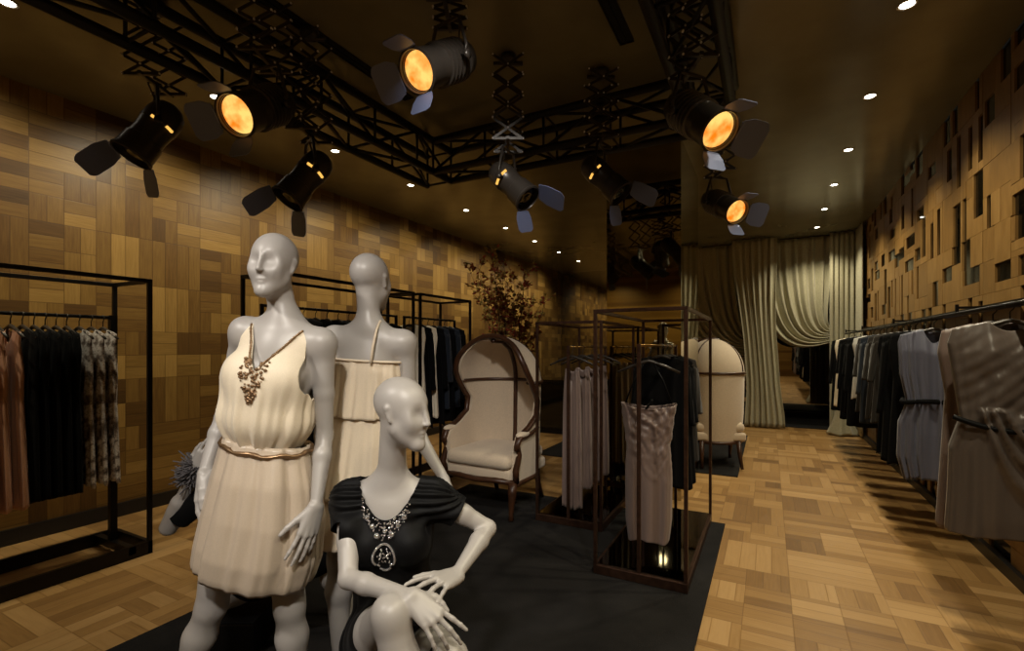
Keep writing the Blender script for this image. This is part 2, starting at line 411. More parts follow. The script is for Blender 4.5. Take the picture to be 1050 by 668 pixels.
def torso(F, t, g=0.0, breast=True, low=True):
    """g inflates every piece: the same shapes carry the fitted clothes"""
    E = lambda c, r, k=.04: F.ell(t.w(c), tuple(x+g for x in r), t.R, k)
    C = lambda a, b, ra, rb, k=.03: F.cone(t.w(a), t.w(b), ra+g, rb+g, k)
    E((0, -.006, 1.305), (.130, .092, .190)); E((0, .000, 1.10), (.104, .078, .17), .05)
    C((-.118, -.014, 1.415), (.118, -.014, 1.415), .042, .042, .04)
    if breast:
        for s in (-1, 1): E((s*.066, .066, 1.295), (.060, .052, .058), .03)
    if low:
        E((0, -.004, .945), (.152, .100, .13), .06)
        for s in (-1, 1): E((s*.070, -.052, .90), (.086, .080, .088), .04)
def limb(F, pts, rads, k=.014):
    for i in range(len(pts)-1): F.cone(pts[i], pts[i+1], rads[i], rads[i+1], k)
def leg(F, hip, knee, ankle, toe, k=.02):
    hip, knee, ankle, toe = [np.array(tuple(x), float) for x in (hip, knee, ankle, toe)]
    mid = hip*.55+knee*.45; limb(F, [hip, mid, knee], [.084, .069, .050], .03)
    back = unit(np.cross(np.cross(knee-hip+1e-6, ankle-knee), ankle-knee)) if np.linalg.norm(np.cross(unit(knee-hip), unit(ankle-knee))) > .25 else -unit((toe-ankle)*np.array([1, 1, 0]))
    calf = knee+(ankle-knee)*.30+back*.012
    limb(F, [knee, calf, ankle], [.046, .051, .029], .025)
    d = unit(toe-ankle); heel = ankle-unit(d*np.array([1, 1, 0]))*.04+np.array([0, 0, -.035])
    F.cone(ankle, heel, .028, .026, .02); ball = ankle+(toe-ankle)*.68
    F.cone(heel, ball, .026, .028, .02); F.cone(ankle, ball, .030, .026, .02); F.cone(ball, toe, .028, .016, .015)
def arm(F, sh, el, wr, k=.012):
    sh, el, wr = [np.array(tuple(x), float) for x in (sh, el, wr)]
    F.ell(sh, (.042, .042, .046), None, .045)
    m = sh*.45+el*.55; limb(F, [sh, m], [.040, .0330], .025); limb(F, [m, el], [.0330, .0275], k)
    f = el*.70+wr*.30; limb(F, [el, f, wr], [.0275, .0300, .0185], k)

def body_object(F, parent, mat, name='body'):
    P, Q = F.mesh(); return make(name, P, Q, mat, parent)
def cloth_object(F, clip, parent, mat, name, solid=.003, disp=None):
    if disp is not None:
        X, Y, Z = np.meshgrid(*F.ax, indexing='ij'); F.D += disp(np.stack([X, Y, Z], -1)).astype(np.float32)
    P, Q = F.mesh(); S = clip(P); v, f = clip_mesh(P, Q, S)
    o = make(name, v, f, mat, parent)
    if solid:
        q = o.modifiers.new('solid', 'SOLIDIFY'); q.thickness = solid; q.offset = -1
    return o
def loft(rings, fold, N=144, rows=40, jag=None):
    """rings: (t, centre, half width along a, half depth along b, a, b); fold(theta, t) moves the cloth outwards"""
    ts = [r[0] for r in rings]; P = []
    for i in range(rows+1):
        t = ts[0]+(ts[-1]-ts[0])*i/rows
        c = [interp(t, ts, [r[1][q] for r in rings]) for q in range(3)]; rx = interp(t, ts, [r[2] for r in rings]); ry = interp(t, ts, [r[3] for r in rings])
        a, b = np.array(rings[0][4]), np.array(rings[0][5]); row = []
        for j in range(N):
            th = 2*PI*j/N; o = fold(th, t)
            p = np.array(c)+a*(math.cos(th)*(rx+o))+b*(math.sin(th)*(ry+o))
            if jag: p = p+np.array([0, 0, jag(th, t)])
            row.append(tuple(p))
        P.append(row)
    return P
nrm = np.linalg.norm

# ================================================================== mannequin 1: standing in the champagne dress
HB = .0036
def gen_fold(seed, ns=(7, 13, 19, 29), amps=(.5, .35, .25, .15)):
    r = random.Random(seed); q = [(n_, a_, r.uniform(0, 6.28), r.uniform(-1.2, 1.2)) for n_, a_ in zip(ns, amps)]
    return lambda th, t: sum(a_*math.sin(n_*th+p+s_*t*2.2) for n_, a_, p, s_ in q)

F1dir = -FV*math.cos(.03)-RV*math.sin(.03)
t1 = Frame(pt(267, 489, 1.70), F1dir, UP+RV*.145)
root1 = empty('mannequin', (t1.P0[0], t1.P0[1], .012), 0, 'silver bald mannequin standing in a cream and champagne blouson dress, face to the left', 'mannequin', 'window display mannequins')
F = Field(npv(pt(255, 356, 1.7))+[-.48, -.50, -1.42], npv(pt(255, 356, 1.7))+[.48, .42, .44], HB)
torso(F, t1)
h1 = Frame(pt(280, 272, 1.675), -FV*math.cos(.02)-RV*math.sin(.02)-UP*.07, UP+RV*.03, (0, 0, 0))
nb, nt_ = t1.w((0, -.018, 1.475)), h1.w((0, -.030, -.045))
F.cone(nb, nt_, .047, .043, .035)
for s in (-1, 1): F.cone(t1.w((0, -.02, 1.485)), t1.w((s*.118, -.018, 1.425)), .032, .034, .05)
head(F, h1)
sl, sr = t1.w((-.148, -.012, 1.424)), t1.w((.138, -.012, 1.424))
el, wl = npv(pt(333, 446, 1.72)), npv(pt(324, 520, 1.62))
arm(F, sl, el, wl); hand(F, wl, pt(307, 575, 1.57)-pt(324, 520, 1.62), RV*.6-FV*.55, 1, (.12, .12, .16, .2), (.20, .08, -.03, -.10), tcurl=-.25)
er, wr_ = npv(pt(229, 428, 1.80)), npv(pt(209, 486, 1.70))
arm(F, sr, er, wr_); hand(F, wr_, pt(203, 540, 1.67)-pt(209, 486, 1.70), -RV-FV*.25, -1, (.3, .32, .35, .4), (.10, .03, -.04, -.12), tcurl=.15)
leg(F, t1.w((.085, 0, .90)), pt(217, 622, 1.72), pt(174, 731, 1.72), pt(158, 789, 1.56), .03)
leg(F, t1.w((-.085, 0, .90)), pt(297, 622, 1.71), pt(303, 731, 1.72), pt(292, 789, 1.56), .03)
body_object(F, root1, M['skin'])
# blouson top
F = Field(t1.P0+[-.30, -.30, .02], t1.P0+[.34, .30, .62], .005)
torso(F, t1, .009, True, False)
F.ell(t1.w((0, .012, 1.145)), (.154, .124, .10), t1.R, .06)
F.ell(t1.w((0, .020, 1.26)), (.140, .122, .12), t1.R, .06)
f1 = gen_fold(3, (9, 14, 23, 31))
def d1(P):
    L = t1.l(P); th = np.arctan2(L[..., 1], L[..., 0]); z = L[..., 2]; amp = .006*sstep(1.36, 1.14, z)
    return -amp*(np.sin(9*th+1+2*z)*.8+np.sin(15*th+.4)*.5+np.sin(26*th+3-3*z)*.35)
def c1(P):
    L = t1.l(P); x, y, z = np.abs(L[:, 0]), L[:, 1], L[:, 2]
    vin = np.where(y > -.02, .004+(z-1.315)*.56, .004+(z-1.38)*.9)       # V neckline
    neck = np.where(z > 1.30, x-vin, 1)
    armh = np.where(z > 1.16, np.interp(z, [1.16, 1.20, 1.27, 1.36, 1.50], [.20, .160, .138, .120, .104])-x, 1)
    return np.minimum(np.minimum(neck, armh), z-1.052)
top = cloth_object(F, c1, root1, M['cream'], 'blouse', .003, d1)
# skirt, belt, jewel
a_, b_ = t1.R[0], t1.R[1]
def ring1(t, px0, px1, py, Z, ry): return (t, np.append(npv(pt((px0+px1)/2, py, Z))[:2], CAMZ-(py-HORZ)/FPX*(Z-ry*.9)), (px1-px0)/2/FPX*Z*1.0, ry, a_, b_)
f2 = gen_fold(5, (8, 13, 21, 34), (.6, .4, .3, .12))
def fold1(th, t): return f2(th, t)*(.006+.006*math.sin(min(t, 1)*PI*.9))
rings = [ring1(0, 233, 316, 457, 1.70, .098), ring1(.06, 229, 318, 468, 1.70, .108), ring1(.25, 223, 325, 500, 1.695, .135), ring1(.5, 215, 329, 540, 1.69, .148), ring1(.78, 206, 326, 580, 1.685, .148), ring1(.93, 202, 320, 599, 1.685, .138), ring1(.985, 202, 316, 605, 1.685, .128), ring1(1.0, 207, 311, 602, 1.685, .116)]
MB().grid(loft(rings, fold1, 168, 46, lambda th, t: -.016*math.sin(th-.9)*t), cyc=True).build('skirt', M['silk'], root1, True, solid=.003)
mb = MB(); pts = []
for i in range(48):
    th = 2*PI*i/48; p = npv(pt(274, 456, 1.70))+a_*(.152*math.cos(th))+b_*(.112*math.sin(th)); p[2] += -.014*math.sin(th)+.004*math.sin(9*th); pts.append(p)
mb.tube(pts, [.008+.002*math.sin(i*2.6) for i in range(48)], 8, closed=True); mb.build('waist_cord', M['bronzebead'], root1, True)
def bead_field(name, items, mat, parent, n=8):
    mb = MB()
    for p, r in items: mb.ball(p, r, n)
    o = mb.build(name, mat, parent, True); o['kind'] = 'stuff'; return o
from mathutils.bvhtree import BVHTree
def bvh_of(o): return BVHTree.FromPolygons([tuple(v.co) for v in o.data.vertices], [tuple(p.vertices) for p in o.data.polygons])
def on_cloth(bv, t, x, z, lift=.003, y0=.35):
    a = t.w((x, y0, z)); d = -t.R[1]; h = bv.ray_cast(Vector(a), Vector(d))
    return (npv(h[0])-d*lift) if h[0] is not None else None
bv1 = bvh_of(top); rr = random.Random(4); items = []
for i in range(150):
    z = rr.uniform(1.205, 1.35); hw = np.interp(z, [1.205, 1.24, 1.29, 1.33, 1.35], [.006, .022, .040, .046, .04]); x = rr.uniform(-hw, hw)
    if z > 1.315 and abs(x) < (z-1.315)*.56+.004: continue
    p = on_cloth(bv1, t1, x, z)
    if p is not None: items.append((p, rr.uniform(.0025, .0065)))
for i in range(40):
    z = 1.33+.13*i/40
    for s in (-1, 1):
        p = on_cloth(bv1, t1, s*(.004+(z-1.315)*.56+.006), z)
        if p is not None: items.append((p, rr.uniform(.003, .005)))
bead_field('beaded_neckline', items, M['bronzebead'], root1)

# ================================================================== mannequin 2: back turned, tiered dress
F2dir = FV*math.cos(.02)+RV*math.sin(.02)
t2 = Frame(pt(372, 472, 2.0), F2dir, UP+RV*.06)
root2 = empty('mannequin', (t2.P0[0], t2.P0[1], .012), 0, 'silver bald mannequin seen from behind in a pale strapped tiered dress', 'mannequin', 'window display mannequins')
F = Field(npv(pt(380, 356, 2.0))+[-.48, -.40, -1.42], npv(pt(380, 356, 2.0))+[.48, .42, .44], HB)
torso(F, t2)
h2 = Frame(pt(381, 289, 2.0), FV*math.cos(.28)+RV*math.sin(.28)-UP*.03, UP, (0, 0, 0))
F.cone(t2.w((0, -.018, 1.475)), h2.w((0, -.030, -.045)), .047, .043, .035)
for s in (-1, 1): F.cone(t2.w((0, -.02, 1.485)), t2.w((s*.118, -.018, 1.425)), .032, .034, .05)
head(F, h2)
arm(F, t2.w((.150, -.012, 1.424)), pt(420, 432, 2.02), pt(456, 492, 1.92)); hand(F, pt(456, 492, 1.92), pt(470, 520, 1.85)-pt(456, 492, 1.92), RV, -1)
arm(F, t2.w((-.150, -.012, 1.424)), pt(330, 430, 2.06), pt(330, 490, 2.0)); hand(F, pt(330, 490, 2.0), pt(328, 530, 1.98)-pt(330, 490, 2.0), -RV, 1)
for s in (-1, 1):
    k_ = t2.w((s*.08, .03, .50)); an = k_.copy(); an[2] = .10; leg(F, t2.w((s*.08, 0, .90)), k_, an, an+npv(F2dir)*.16+[0, 0, -.06])
body_object(F, root2, M['skin'])
a_, b_ = t2.R[0], t2.R[1]
f3 = gen_fold(9, (11, 17, 27, 41), (.5, .5, .4, .2))
def tier(zs, name):
    rg = [((zs[0][0]-z)/(zs[0][0]-zs[-1][0]), t2.w((0, y, z)), rx, ry, a_, b_) for z, rx, ry, y in zs]
    MB().grid(loft(rg, lambda th, t: f3(th, t)*.006*(.35+t), 150, 24), cyc=True).build(name, M['lace'], root2, True, solid=.003)
tier([(1.345, .141, .104, .004), (1.30, .150, .120, .012), (1.20, .152, .125, .008), (1.115, .160, .132, .004)], 'top_tier')
tier([(1.15, .130, .105, 0), (1.02, .165, .135, 0), (.88, .185, .155, -.01), (.80, .196, .165, -.01)], 'middle_tier')
tier([(.90, .165, .135, -.01), (.75, .195, .165, 0), (.62, .21, .18, 0)], 'bottom_tier')
mb = MB()
mb.tube([t2.w(p) for p in ((.045, -.115, 1.335), (.047, -.112, 1.40), (.050, -.085, 1.47), (.052, -.05, 1.505), (.056, .02, 1.49), (.06, .09, 1.40), (.065, .13, 1.32))], .0055, 8)
mb.build('shoulder_strap', M['lace'], root2, True)
mb = MB(); mb.tube([t2.w((.152*math.cos(2*PI*i/60), .02*0+.112*math.sin(2*PI*i/60)+.004, 1.343)) for i in range(60)], .005, 8, closed=True); mb.build('top_band', M['lace'], root2, True)

# ================================================================== mannequin 3: seated in black
t3 = Frame(pt(404, 655, 1.66), -FV+RV*.05, UP-FV*.10)
root3 = empty('mannequin', (t3.P0[0], t3.P0[1], .012), 0, 'silver bald mannequin seated cross-legged in a black jewelled top, looking right', 'mannequin', 'window display mannequins')
F = Field(npv(pt(420, 356, 1.5))+[-.46, -.55, -1.42], npv(pt(420, 356, 1.5))+[.52, .40, -.04], HB)
torso(F, t3)
h3 = Frame(pt(414, 423, 1.555), -FV*math.cos(1.16)+RV*math.sin(1.16)-UP*.10, UP+RV*.06, (0, 0, 0))
F.cone(t3.w((0, -.018, 1.47)), h3.w((0, -.036, -.045)), .046, .042, .035)
for s in (-1, 1): F.cone(t3.w((0, -.02, 1.485)), t3.w((s*.118, -.018, 1.425)), .032, .034, .05)
head(F, h3)
kr, kl = npv(pt(401, 630, 1.30)), npv(pt(461, 676, 1.37))
leg(F, t3.w((.075, .02, .93)), kr, pt(438, 812, 1.22), pt(452, 850, 1.10))
leg(F, t3.w((-.085, .02, .92)), kl, pt(440, 831, 1.36), pt(436, 903, 1.24))
s3r, s3l = t3.w((.140, -.012, 1.424)), t3.w((-.138, -.012, 1.424))
e3r, w3r = npv(pt(357, 594, 1.45)), npv(pt(421, 612, 1.315))
arm(F, s3r, e3r, w3r); hand(F, w3r, pt(458, 648, 1.28)-pt(421, 612, 1.315), UP*.75-FV*.75+RV*.25, -1, (.12, .30, .42, .30), (.16, .03, -.10, -.28), tcurl=.35, tlen=.8)
e3l, w3l = npv(pt(500, 542, 1.66)), npv(pt(468, 590, 1.47))
arm(F, s3l, e3l, w3l); hand(F, w3l, pt(440, 601, 1.36)-pt(468, 590, 1.47), UP*.9-FV*.5, 1, (.18, .2, .22, .25), (.30, .10, -.10, -.34), tcurl=-.1)
body_object(F, root3, M['skin'])
F = Field(t3.P0+[-.34, -.30, -.14], t3.P0+[.34, .30, .62], .005)
torso(F, t3, .010)
for s in (-1, 1): F.cone(t3.w((0, -.02, 1.485)), t3.w((s*.118, -.018, 1.425)), .044, .046, .05)
F.ell(t3.w((0, .0, 1.12)), (.118, .098, .14), t3.R, .05)
for s, sh, e_ in ((1, s3r, e3r), (-1, s3l, e3l)):
    sv = unit(e_-sh); F.ell(sh+sv*.012+np.array([0, 0, .006]), (.054, .052, .052), None, .03); F.cone(sh, sh+sv*.105, .051, .054, .03)
hip3 = t3.w((.075, .02, .93)); hip3l = t3.w((-.085, .02, .92))
F.cone(hip3, hip3*.62+kr*.38, .094, .088, .03); F.cone(hip3l, hip3l*.5+kl*.5, .094, .085, .03)
def d3(P):
    L = t3.l(P); th = np.arctan2(L[..., 1], L[..., 0]); z = L[..., 2]
    dd = -.004*sstep(1.25, 1.0, z)*(np.sin(10*th+6*z)+.6*np.sin(17*th-4*z))
    for sh, e_ in ((s3r, e3r), (s3l, e3l)):
        q = P-sh; r = np.sqrt((q**2).sum(-1)); a = np.arctan2(q[..., 2], q@npv(FV)); dd = dd-.005*sstep(.13, .08, r)*np.sin(14*a+20*r)
    return dd
def c3(P):
    L = t3.l(P); x, y, z = L[:, 0], L[:, 1], L[:, 2]
    neck = np.where(y > -.03, 1.392+(np.abs(x)/.085)**2*.075, 1.45+np.abs(x)*.4)-z
    m = np.where((np.abs(x) < .115) & (z > 1.36), neck, .05)
    for s, sh, e_ in ((1, s3r, e3r), (-1, s3l, e3l)):
        a = (P-sh)@unit(e_-sh); m = np.where(z > 1.20, np.minimum(m, np.maximum(.098-a, (.137-x*s)*1.5)), m)
    for hp, kk, fr in ((hip3, kr, .50), (hip3l, kl, .55)):
        u = kk-hp; m = np.where((z < 1.10) & (y > .06), np.minimum(m, fr-((P-hp)@u)/(u@u)), m)
    return m
top3 = cloth_object(F, c3, root3, M['blacksatin'], 'black_top', .003, d3)
bv3 = bvh_of(top3); rr = random.Random(8); it = []; gm = []
for i in range(120):
    x = rr.uniform(-.078, .078); z = 1.392+(abs(x)/.085)**2*.075-rr.uniform(.004, .060)*(1-.35*abs(x)/.078)
    p = on_cloth(bv3, t3, x, z)
    if p is not None: it.append((p, rr.uniform(.0022, .0045)))
for x, z, r in ((-.058, 1.398, .010), (.058, 1.398, .010), (-.040, 1.375, .008), (.040, 1.375, .009), (-.022, 1.352, .010), (.024, 1.350, .010), (0, 1.362, .008)):
    p = on_cloth(bv3, t3, x, z, .005)
    if p is not None: gm.append((p, r))
for i in range(44):
    th = 2*PI*i/44; x, z = .034*math.sin(th)*(1 if math.cos(th) > -.6 else .8), 1.285+.040*math.cos(th)*(1.25 if math.cos(th) < -.8 else 1)
    p = on_cloth(bv3, t3, x, z, .004)
    if p is not None: gm.append((p, .0045))
for i in range(40):
    x, z = rr.uniform(-.022, .022), 1.285+rr.uniform(-.028, .026); p = on_cloth(bv3, t3, x, z)
    if p is not None: it.append((p, rr.uniform(.002, .004)))
bead_field('beaded_collar', it, M['silverbead'], root3); bead_field('crystal_pendant', gm, M['gem'], root3)
mb = MB(); u = unit(npv(pt(440, 831, 1.36))-kl); c = kl+u*.015; x_ = unit(np.cross(u, [0, 0, 1])); y_ = np.cross(u, x_)
mb.tube([c+u*.03*math.sin(2*PI*i/32)+(x_*math.cos(2*PI*i/32)+y_*math.sin(2*PI*i/32))*.053 for i in range(32)], .006, 8, closed=True)
mb.build('knee_strap', M['blacksatin'], root3, True)

# ================================================================== mannequin 4: low behind the dress, only its bent elbow shows
F4dir = RV*.95+FV*.30
t4 = Frame(pt(244, 590, 2.28), F4dir, UP)
root4 = empty('mannequin', (t4.P0[0], t4.P0[1], .012), 0, 'mannequin sitting low behind the champagne dress, bent elbow and fur cuff showing', 'mannequin', 'window display mannequins')
F = Field(t4.P0+[-.60, -.42, -.36], t4.P0+[.75, .42, .95], .005)
torso(F, t4); h4 = Frame(t4.w((0, .03, 1.655)), F4dir-UP*.1, UP, (0, 0, 0)); F.cone(t4.w((0, -.018, 1.475)), h4.w((0, -.03, -.045)), .046, .042, .035); head(F, h4)
s4r, s4l = t4.w((.150, -.012, 1.424)), t4.w((-.150, -.012, 1.424))
e4, w4 = npv(pt(173, 541, 2.16)), npv(pt(199, 484, 2.10))
arm(F, s4r, e4, w4); F.cone(e4, e4*.55+w4*.45, .036, .037, .012); hand(F, w4, pt(212, 462, 2.10)-pt(199, 484, 2.1), -FV, -1, (.5, .5, .5, .5))
arm(F, s4l, t4.w((-.20, .10, 1.18)), t4.w((-.13, .30, 1.10))); hand(F, t4.w((-.13, .30, 1.10)), t4.R[1], UP, 1)
for s in (-1, 1):
    kn = t4.w((s*.09, .40, 1.00)); an = t4.w((s*.08, .50, .63)); an[2] = .09; leg(F, t4.w((s*.085, .02, .92)), kn, an, an+npv(F4dir)*.15+[0, 0, -.055])
body_object(F, root4, M['skin'])
F = Field(t4.P0+[-.60, -.42, -.30], t4.P0+[.75, .42, .62], .006)
torso(F, t4, .012)
sv = e4-s4r; F.cone(s4r, s4r+sv*.86, .056, .050, .03); F.cone(s4l, t4.w((-.20, .10, 1.18)), .054, .048, .03)
for s in (-1, 1): F.cone(t4.w((s*.085, .02, .92)), t4.w((s*.09, .38, 1.0)), .098, .075, .03)
cloth_object(F, lambda P: np.minimum(1.45-t4.l(P)[:, 2]+np.abs(t4.l(P)[:, 0])*.3, .80-((P-s4r)@sv)/(sv@sv)), root4, M['blackcloth'], 'black_dress')
mb = MB(); rr = random.Random(2); ax = unit(w4-e4); c = w4-ax*.005; x_ = unit(np.cross(ax, [0, 0, 1])); y_ = np.cross(ax, x_)
for i in range(420):
    th = rr.uniform(0, 6.28); o = x_*math.cos(th)+y_*math.sin(th); p = c+ax*rr.uniform(-.05, .05)+o*.022
    e = p+(o*.75+np.array([rr.uniform(-.6, .6) for _ in range(3)]))*rr.uniform(.03, .055); mb.bar(p, e, .0045, .0045)
mb.build('fur_cuff', M['fur'], root4, True)['kind'] = 'stuff'
# seats of the two sitting figures
def block(c, wx, wy, h, label):
    q = empty('display_block', (c[0], c[1], .012), YAW, label, 'display block'); MB().box((-wx/2, -wy/2, 0), (wx/2, wy/2, h)).build('block_body', M['black'], q, local=True, bevel=.006)
    MB().box((-wx/2-.004, -wy/2-.004, h), (wx/2+.004, wy/2+.004, h+.012)).build('block_top', M['blacksatin'], q, local=True, bevel=.003)
z3 = t3.w((0, -.05, .775))[2]; block(t3.w((0, -.04, .9)), .40, .34, z3-.024+.005, 'black display block the crossed-legged mannequin sits on')
z4 = t4.w((0, -.05, .775))[2]; block(t4.w((0.0, .02, .9)), .24, .26, z4-.024+.005, 'low black display block behind the champagne dress')
# ================================================================== the room
X0, X1, Y0, Y1, ZC = -4.75, 1.31, -3.0, 11.7, 3.30
def room_box(name, lo, hi, mat): return struct(MB().box(lo, hi).build(name, mat))
room_box('floor', (X0, Y0, -.06), (X1, Y1, 0), M['floor'])
room_box('ceiling', (X0, Y0, ZC), (X1, Y1, ZC+.08), M['ceil'])
room_box('wall_left', (X0-.08, Y0, 0), (X0, Y1, ZC), M['wallwood'])
room_box('wall_back', (X0, Y0-.08, 0), (X1, Y0, ZC), M['wallwood'])
room_box('wall_far', (X0, Y1, 0), (X1, Y1+.06, ZC), M['mirror'])
room_box('baseboard_left', (X0, Y0, 0), (X0+.025, Y1, .11), M['skirt'])
room_box('baseboard_right', (X1-.035, Y0, 0), (X1, 9.62, .075), M['skirt'])
room_box('trim_far', (X0, Y1-.03, 0), (X1, Y1, .05), M['skirt'])
room_box('column', (-1.39, 4.60, 0), (-.70, 5.80, ZC), M['darkmirror'])
# right wall: oak blocks of many sizes over a smoked mirror back, some blocks left out
mbw = MB(); tones = []; rr = random.Random(21)
mbw.box((X1+.012, Y0, 0), (X1+.08, Y1, ZC), 0); tones += [.5]*8
def blk(y0, y1, z0, z1):
    d = rr.uniform(0, .003); g = .0012
    mbw.box((X1-d, y0+g, z0+g), (X1+.014, y1-g, z1-g), 1); t = rr.uniform(.3, .7); tones.extend([t]*8)
def strips(y0, y1, z0, z1):
    """a field of oak, sometimes cut into two or three blocks"""
    if y1-y0 < .012 or z1-z0 < .012: return
    if (y1-y0)*(z1-z0) > .05 and rr.random() < .6:
        q = rr.choice((.33, .5, .67))
        if (y1-y0) > (z1-z0): blk(y0, y0+(y1-y0)*q, z0, z1); blk(y0+(y1-y0)*q, y1, z0, z1)
        else: blk(y0, y1, z0, z0+(z1-z0)*q); blk(y0, y1, z0+(z1-z0)*q, z1)
    else: blk(y0, y1, z0, z1)
def cell(y0, y1, z0, z1, p=.82):
    wy, wz = y1-y0, z1-z0
    if rr.random() > p: return strips(y0, y1, z0, z1)
    w_, h_ = rr.choice(((.08, .40), (.08, .32), (.34, .12), (.24, .12), (.17, .32), (.12, .26), (.20, .15), (.07, .44), (.15, .38))); w_, h_ = min(w_, wy), min(h_, wz)
    ya = y0+round(rr.uniform(0, wy-w_)/.06)*.06; za = z0+round(rr.uniform(0, wz-h_)/.06)*.06; ya = min(ya, y1-w_); za = min(za, z1-h_)
    if rr.random() < .5: strips(y0, ya, z0, z1); strips(ya+w_, y1, z0, z1); strips(ya, ya+w_, z0, za); strips(ya, ya+w_, za+h_, z1)
    else: strips(y0, y1, z0, za); strips(y0, y1, za+h_, z1); strips(y0, ya, za, za+h_); strips(ya+w_, y1, za, za+h_)
yy, S = Y0, .44
while yy < Y1-.05:
    zz = 0
    while zz < ZC-.05:
        y1_, z1_ = min(yy+S, Y1), min(zz+S, ZC)
        k_ = rr.random()
        if k_ < .42: m_ = zz+(z1_-zz)*rr.choice((.42, .5, .58)); cell(yy, y1_, zz, m_, .92); cell(yy, y1_, m_, z1_, .78)
        elif k_ < .86: m_ = yy+(y1_-yy)*rr.choice((.45, .55)); cell(yy, m_, zz, z1_, .92); cell(m_, y1_, zz, z1_, .78)
        else: cell(yy, y1_, zz, z1_, .95)
        zz += S
    yy += S
wr = struct(make('wall_right', mbw.v, mbw.f, None, None, False, [M['blackglass'], M['block']], mbw.m, tones))
# rugs: flat woven, bound edges
def rug(lo, hi, label):
    o = MB().box((lo[0], lo[1], 0.0005), (hi[0], hi[1], .012)).build('rug', M['rug'], bevel=.004); return tag(o, label, 'rug')
rug((-2.68, -1.2), (-.30, 4.15), 'large dark grey rug under the mannequins and the glass-plinth rails')
rug((-2.68, 5.72), (-.29, 8.45), 'dark grey rug beyond the mirrored column, under the far armchair')
rug((X0+.06, 9.70), (X1-.04, Y1-.04), 'black carpet strip in front of the far mirror, past the curtains')
# ceiling slot vents
for x, y0, y1, lab in ((-2.43, 1.1, 2.9, 'black double-slot ceiling vent above the left row of theatre lamps'), (-.78, 1.2, 3.0, 'black double-slot ceiling vent beside the right-hand truss')):
    e = empty('ceiling_vent', (x, (y0+y1)/2, ZC), 0, lab, 'ceiling vent')
    mb = MB(); hl = (y1-y0)/2
    mb.box((-.045, -hl, -.008), (-.035, hl, 0)); mb.box((.035, -hl, -.008), (.045, hl, 0)); mb.box((-.004, -hl, -.008), (.004, hl, 0)); mb.box((-.045, -hl-.01, -.008), (.045, -hl, 0)); mb.box((-.045, hl, -.008), (.045, hl+.01, 0))
    mb.build('vent_frame', M['black'], e, local=True)
    MB().box((-.04, -hl, -.002), (.04, hl, -.0005)).build('vent_slots', M['truss'], e, local=True)
# ------------------------------------------------------------------ curtains before the far mirror
def cloth_panel(name, mat, P, label, group=None):
    o = MB().grid(P).build(name, mat, None, True, solid=.006); return tag(o, label, 'curtain', group)
def straight(x0, x1, y, ztop, zbot, nf, amp, w=lambda t: 1.0, cx=lambda t: 0.0, N=120, R=40, seed=0):
    r = random.Random(seed); ph = [r.uniform(0, 6.28) for _ in range(4)]; P = []
    for i in range(R+1):
        t = i/R; row = []
        for j in range(N+1):
            u = j/N; a = 2*PI*nf*u
            x = (x0+x1)/2+cx(t)+(u-.5)*(x1-x0)*w(t)+.012*math.sin(a*2+ph[0])
            yv = y+amp*(math.sin(a+ph[1]+.5*math.sin(3*t))+.35*math.sin(1.7*a+ph[2]+t))*(.6+.4*t)
            row.append((x, yv, ztop+(zbot-ztop)*t))
        P.append(row)
    return P
def swag(x0, x1, y, ztop, tie, spread, sag, nf, amp, N=130, R=44, seed=1):
    r = random.Random(seed); ph = [r.uniform(0, 6.28) for _ in range(4)]; P = []
    T = Vector(tie)
    for i in range(R+1):
        t = i/R; row = []
        for j in range(N+1):
            u = j/N; q = 1-u
            A = Vector((x0+(x1-x0)*u, y, ztop)); E = T+Vector((-.02*q, -.03*q, spread*(.5-q)))
            L = ztop-T.z
            B = A+Vector((.02, 0, -L*(.55+.35*q))); Cc = E+Vector((-(.12+.55*q*(x1-x0)), 0, -sag*q+.12*(1-q)))
            s_ = 1-t; p = A*s_**3+B*3*s_*s_*t+Cc*3*s_*t*t+E*t**3
            a = 2*PI*nf*u; k = amp*(math.sin(a+ph[0]+.6*t)+.4*math.sin(1.6*a+ph[1]))*(.35+.9*math.sin(PI*min(t, .93)))
            row.append((p.x+.25*k, p.y-k, p.z))
        P.append(row)
    return P
YC = 9.60
cloth_panel('curtain', M['curtain'], straight(-.56, .14, YC-.16, ZC-.02, .015, 7, .035, lambda t: 1-.28*sstep(0, .55, t)+.16*sstep(.75, 1, t), lambda t: .16*sstep(.0, 1, t)-.02, seed=3), 'long sage-gold curtain column falling straight to the floor beside the mirror opening')
cloth_panel('curtain', M['curtain'], swag(-.22, .98, YC+.14, ZC-.02, (.93, YC+.08, 1.60), .26, .30, 9, .035, seed=5), 'sage-gold curtain swagged aside to the right above the mirror opening')
cloth_panel('curtain', M['curtain'], swag(-1.9, -.30, YC+.20, ZC-.02, (-.22, YC+.14, 1.45), .30, .30, 11, .04, seed=8), 'sage-gold curtain swagged right behind the mirrored column and far armchair')
cloth_panel('curtain', M['curtain'], straight(.90, 1.25, YC-.05, ZC-.02, .02, 5, .03, lambda t: 1.0, seed=9), 'narrow straight curtain panel in the corner by the block wall')
cloth_panel('curtain', M['curtain'], [[(1.285-.03-.025*math.sin(2*PI*5*j/110)*(.6+.4*i/20), 8.92+.60*j/110, ZC-.02-(ZC-.06)*i/20) for j in range(111)] for i in range(21)], 'pale curtain returning along the right wall beside the corner')
cloth_panel('curtain', M['litwallpanel'], straight(-1.75, -.86, 10.1, 3.0, .05, 8, .03, seed=12), 'pale panel standing in for the lit wall behind the swag next to the column')  # added panel, its pale colour stands in for light on the wall
